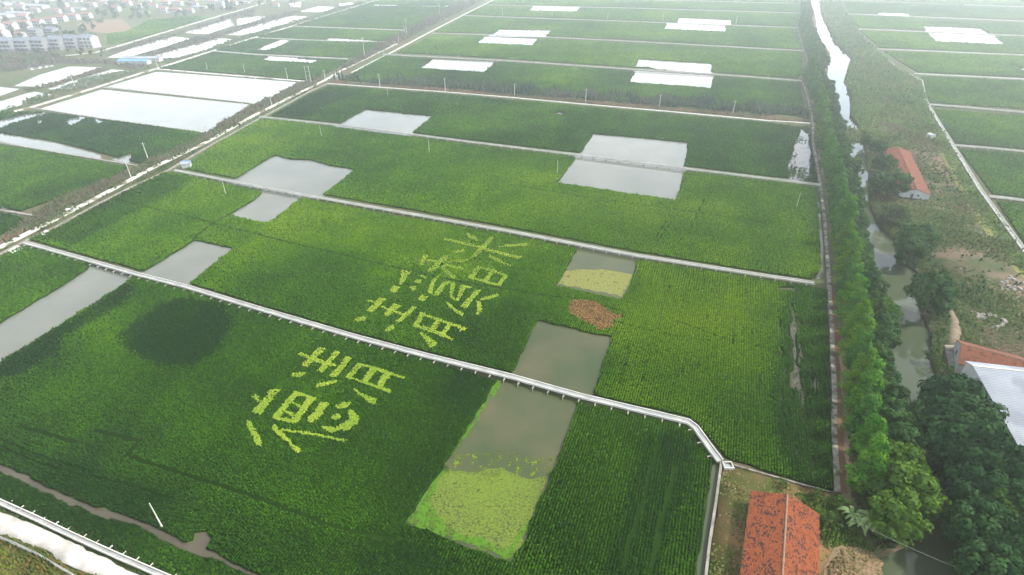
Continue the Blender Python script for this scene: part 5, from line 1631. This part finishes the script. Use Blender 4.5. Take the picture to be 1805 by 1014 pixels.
def stones(label, spots, r0, r1, z, name='rubble'):
    m = MB()
    for x, y in spots:
        c = G(x, y, z); r = random.uniform(r0, r1); n = 6
        a0 = random.uniform(0, 6)
        lo = [(c.x + r * random.uniform(.7, 1.1) * math.cos(a0 + 6.28 * k / n), c.y + r * random.uniform(.7, 1.1) * math.sin(a0 + 6.28 * k / n), z - .05) for k in range(n)]
        hi = [(c.x + (p[0] - c.x) * .6, c.y + (p[1] - c.y) * .6, z + r * random.uniform(.4, .9)) for p in lo]
        m.hexa(lo, hi)
    tag(m.build(name, M['stone']), label, None, None, 'stuff')


stones('pale rubble ringing a pit on the waste land', [(1722 + random.uniform(0, 28), 557 + random.uniform(-3, 5)) for _ in range(22)] + [(1750 + 20 * math.cos(a), 568 + 9 * math.sin(a)) for a in np.linspace(-2.2, 1.6, 16)], .3, .9, .82)
stones('scattered white stones on the waste land', [(random.uniform(1650, 1800), random.uniform(380, 620)) for _ in range(90)] + [(random.uniform(1620, 1700), random.uniform(330, 420)) for _ in range(30)], .12, .45, .82)
stones('broken slabs on the waste land edge', [(random.uniform(1765, 1805), random.uniform(488, 512)) for _ in range(18)], .3, .9, .82)
stones('stones in the dry yard', [(random.uniform(1285, 1312), random.uniform(860, 1000)) for _ in range(14)], .1, .22, .72)
fpts = G2([(-60, 930), (0, 951), (36, 966), (75, 985), (100, 1000), (128, 1016), (150, 1030)], .4)
fr = thing('wire_fence', 'rusty grey wire fence below the white road', 'fence', (fpts[0][0], fpts[0][1], .4))
for p in fpts:
    m = MB(); m.cone((p[0] - fpts[0][0], p[1] - fpts[0][1], -.1), (p[0] - fpts[0][0], p[1] - fpts[0][1], 1.6), .07, .06, 6); m.build('post', M['steel'], fr)
m = MB()
for a, b in zip(fpts[:-1], fpts[1:]):
    for z in (.4, .8, 1.2, 1.55):
        m.bar((a[0] - fpts[0][0], a[1] - fpts[0][1], z), (b[0] - fpts[0][0], b[1] - fpts[0][1], z), .05, .05)
m.build('wires', M['steel'], fr)

# ------------------------------------------------------------------ the air
if HAZE_DENSITY:
    hz = MB(); hz.box(-3300, 3300, -700, 4300, -1.0, 112.0)
    hm = bpy.data.materials.new('haze'); hm.use_nodes = True
    n = hm.node_tree; n.nodes.clear()
    ho = n.nodes.new('ShaderNodeOutputMaterial'); pv = n.nodes.new('ShaderNodeVolumePrincipled')
    pv.inputs['Color'].default_value = (.93, .96, 1.0, 1)
    pv.inputs['Density'].default_value = HAZE_DENSITY
    pv.inputs['Anisotropy'].default_value = 0.75
    n.links.new(pv.outputs['Volume'], ho.inputs['Volume'])
    tag(hz.build('haze', hm), 'pale haze over the plain', None, None, 'stuff')
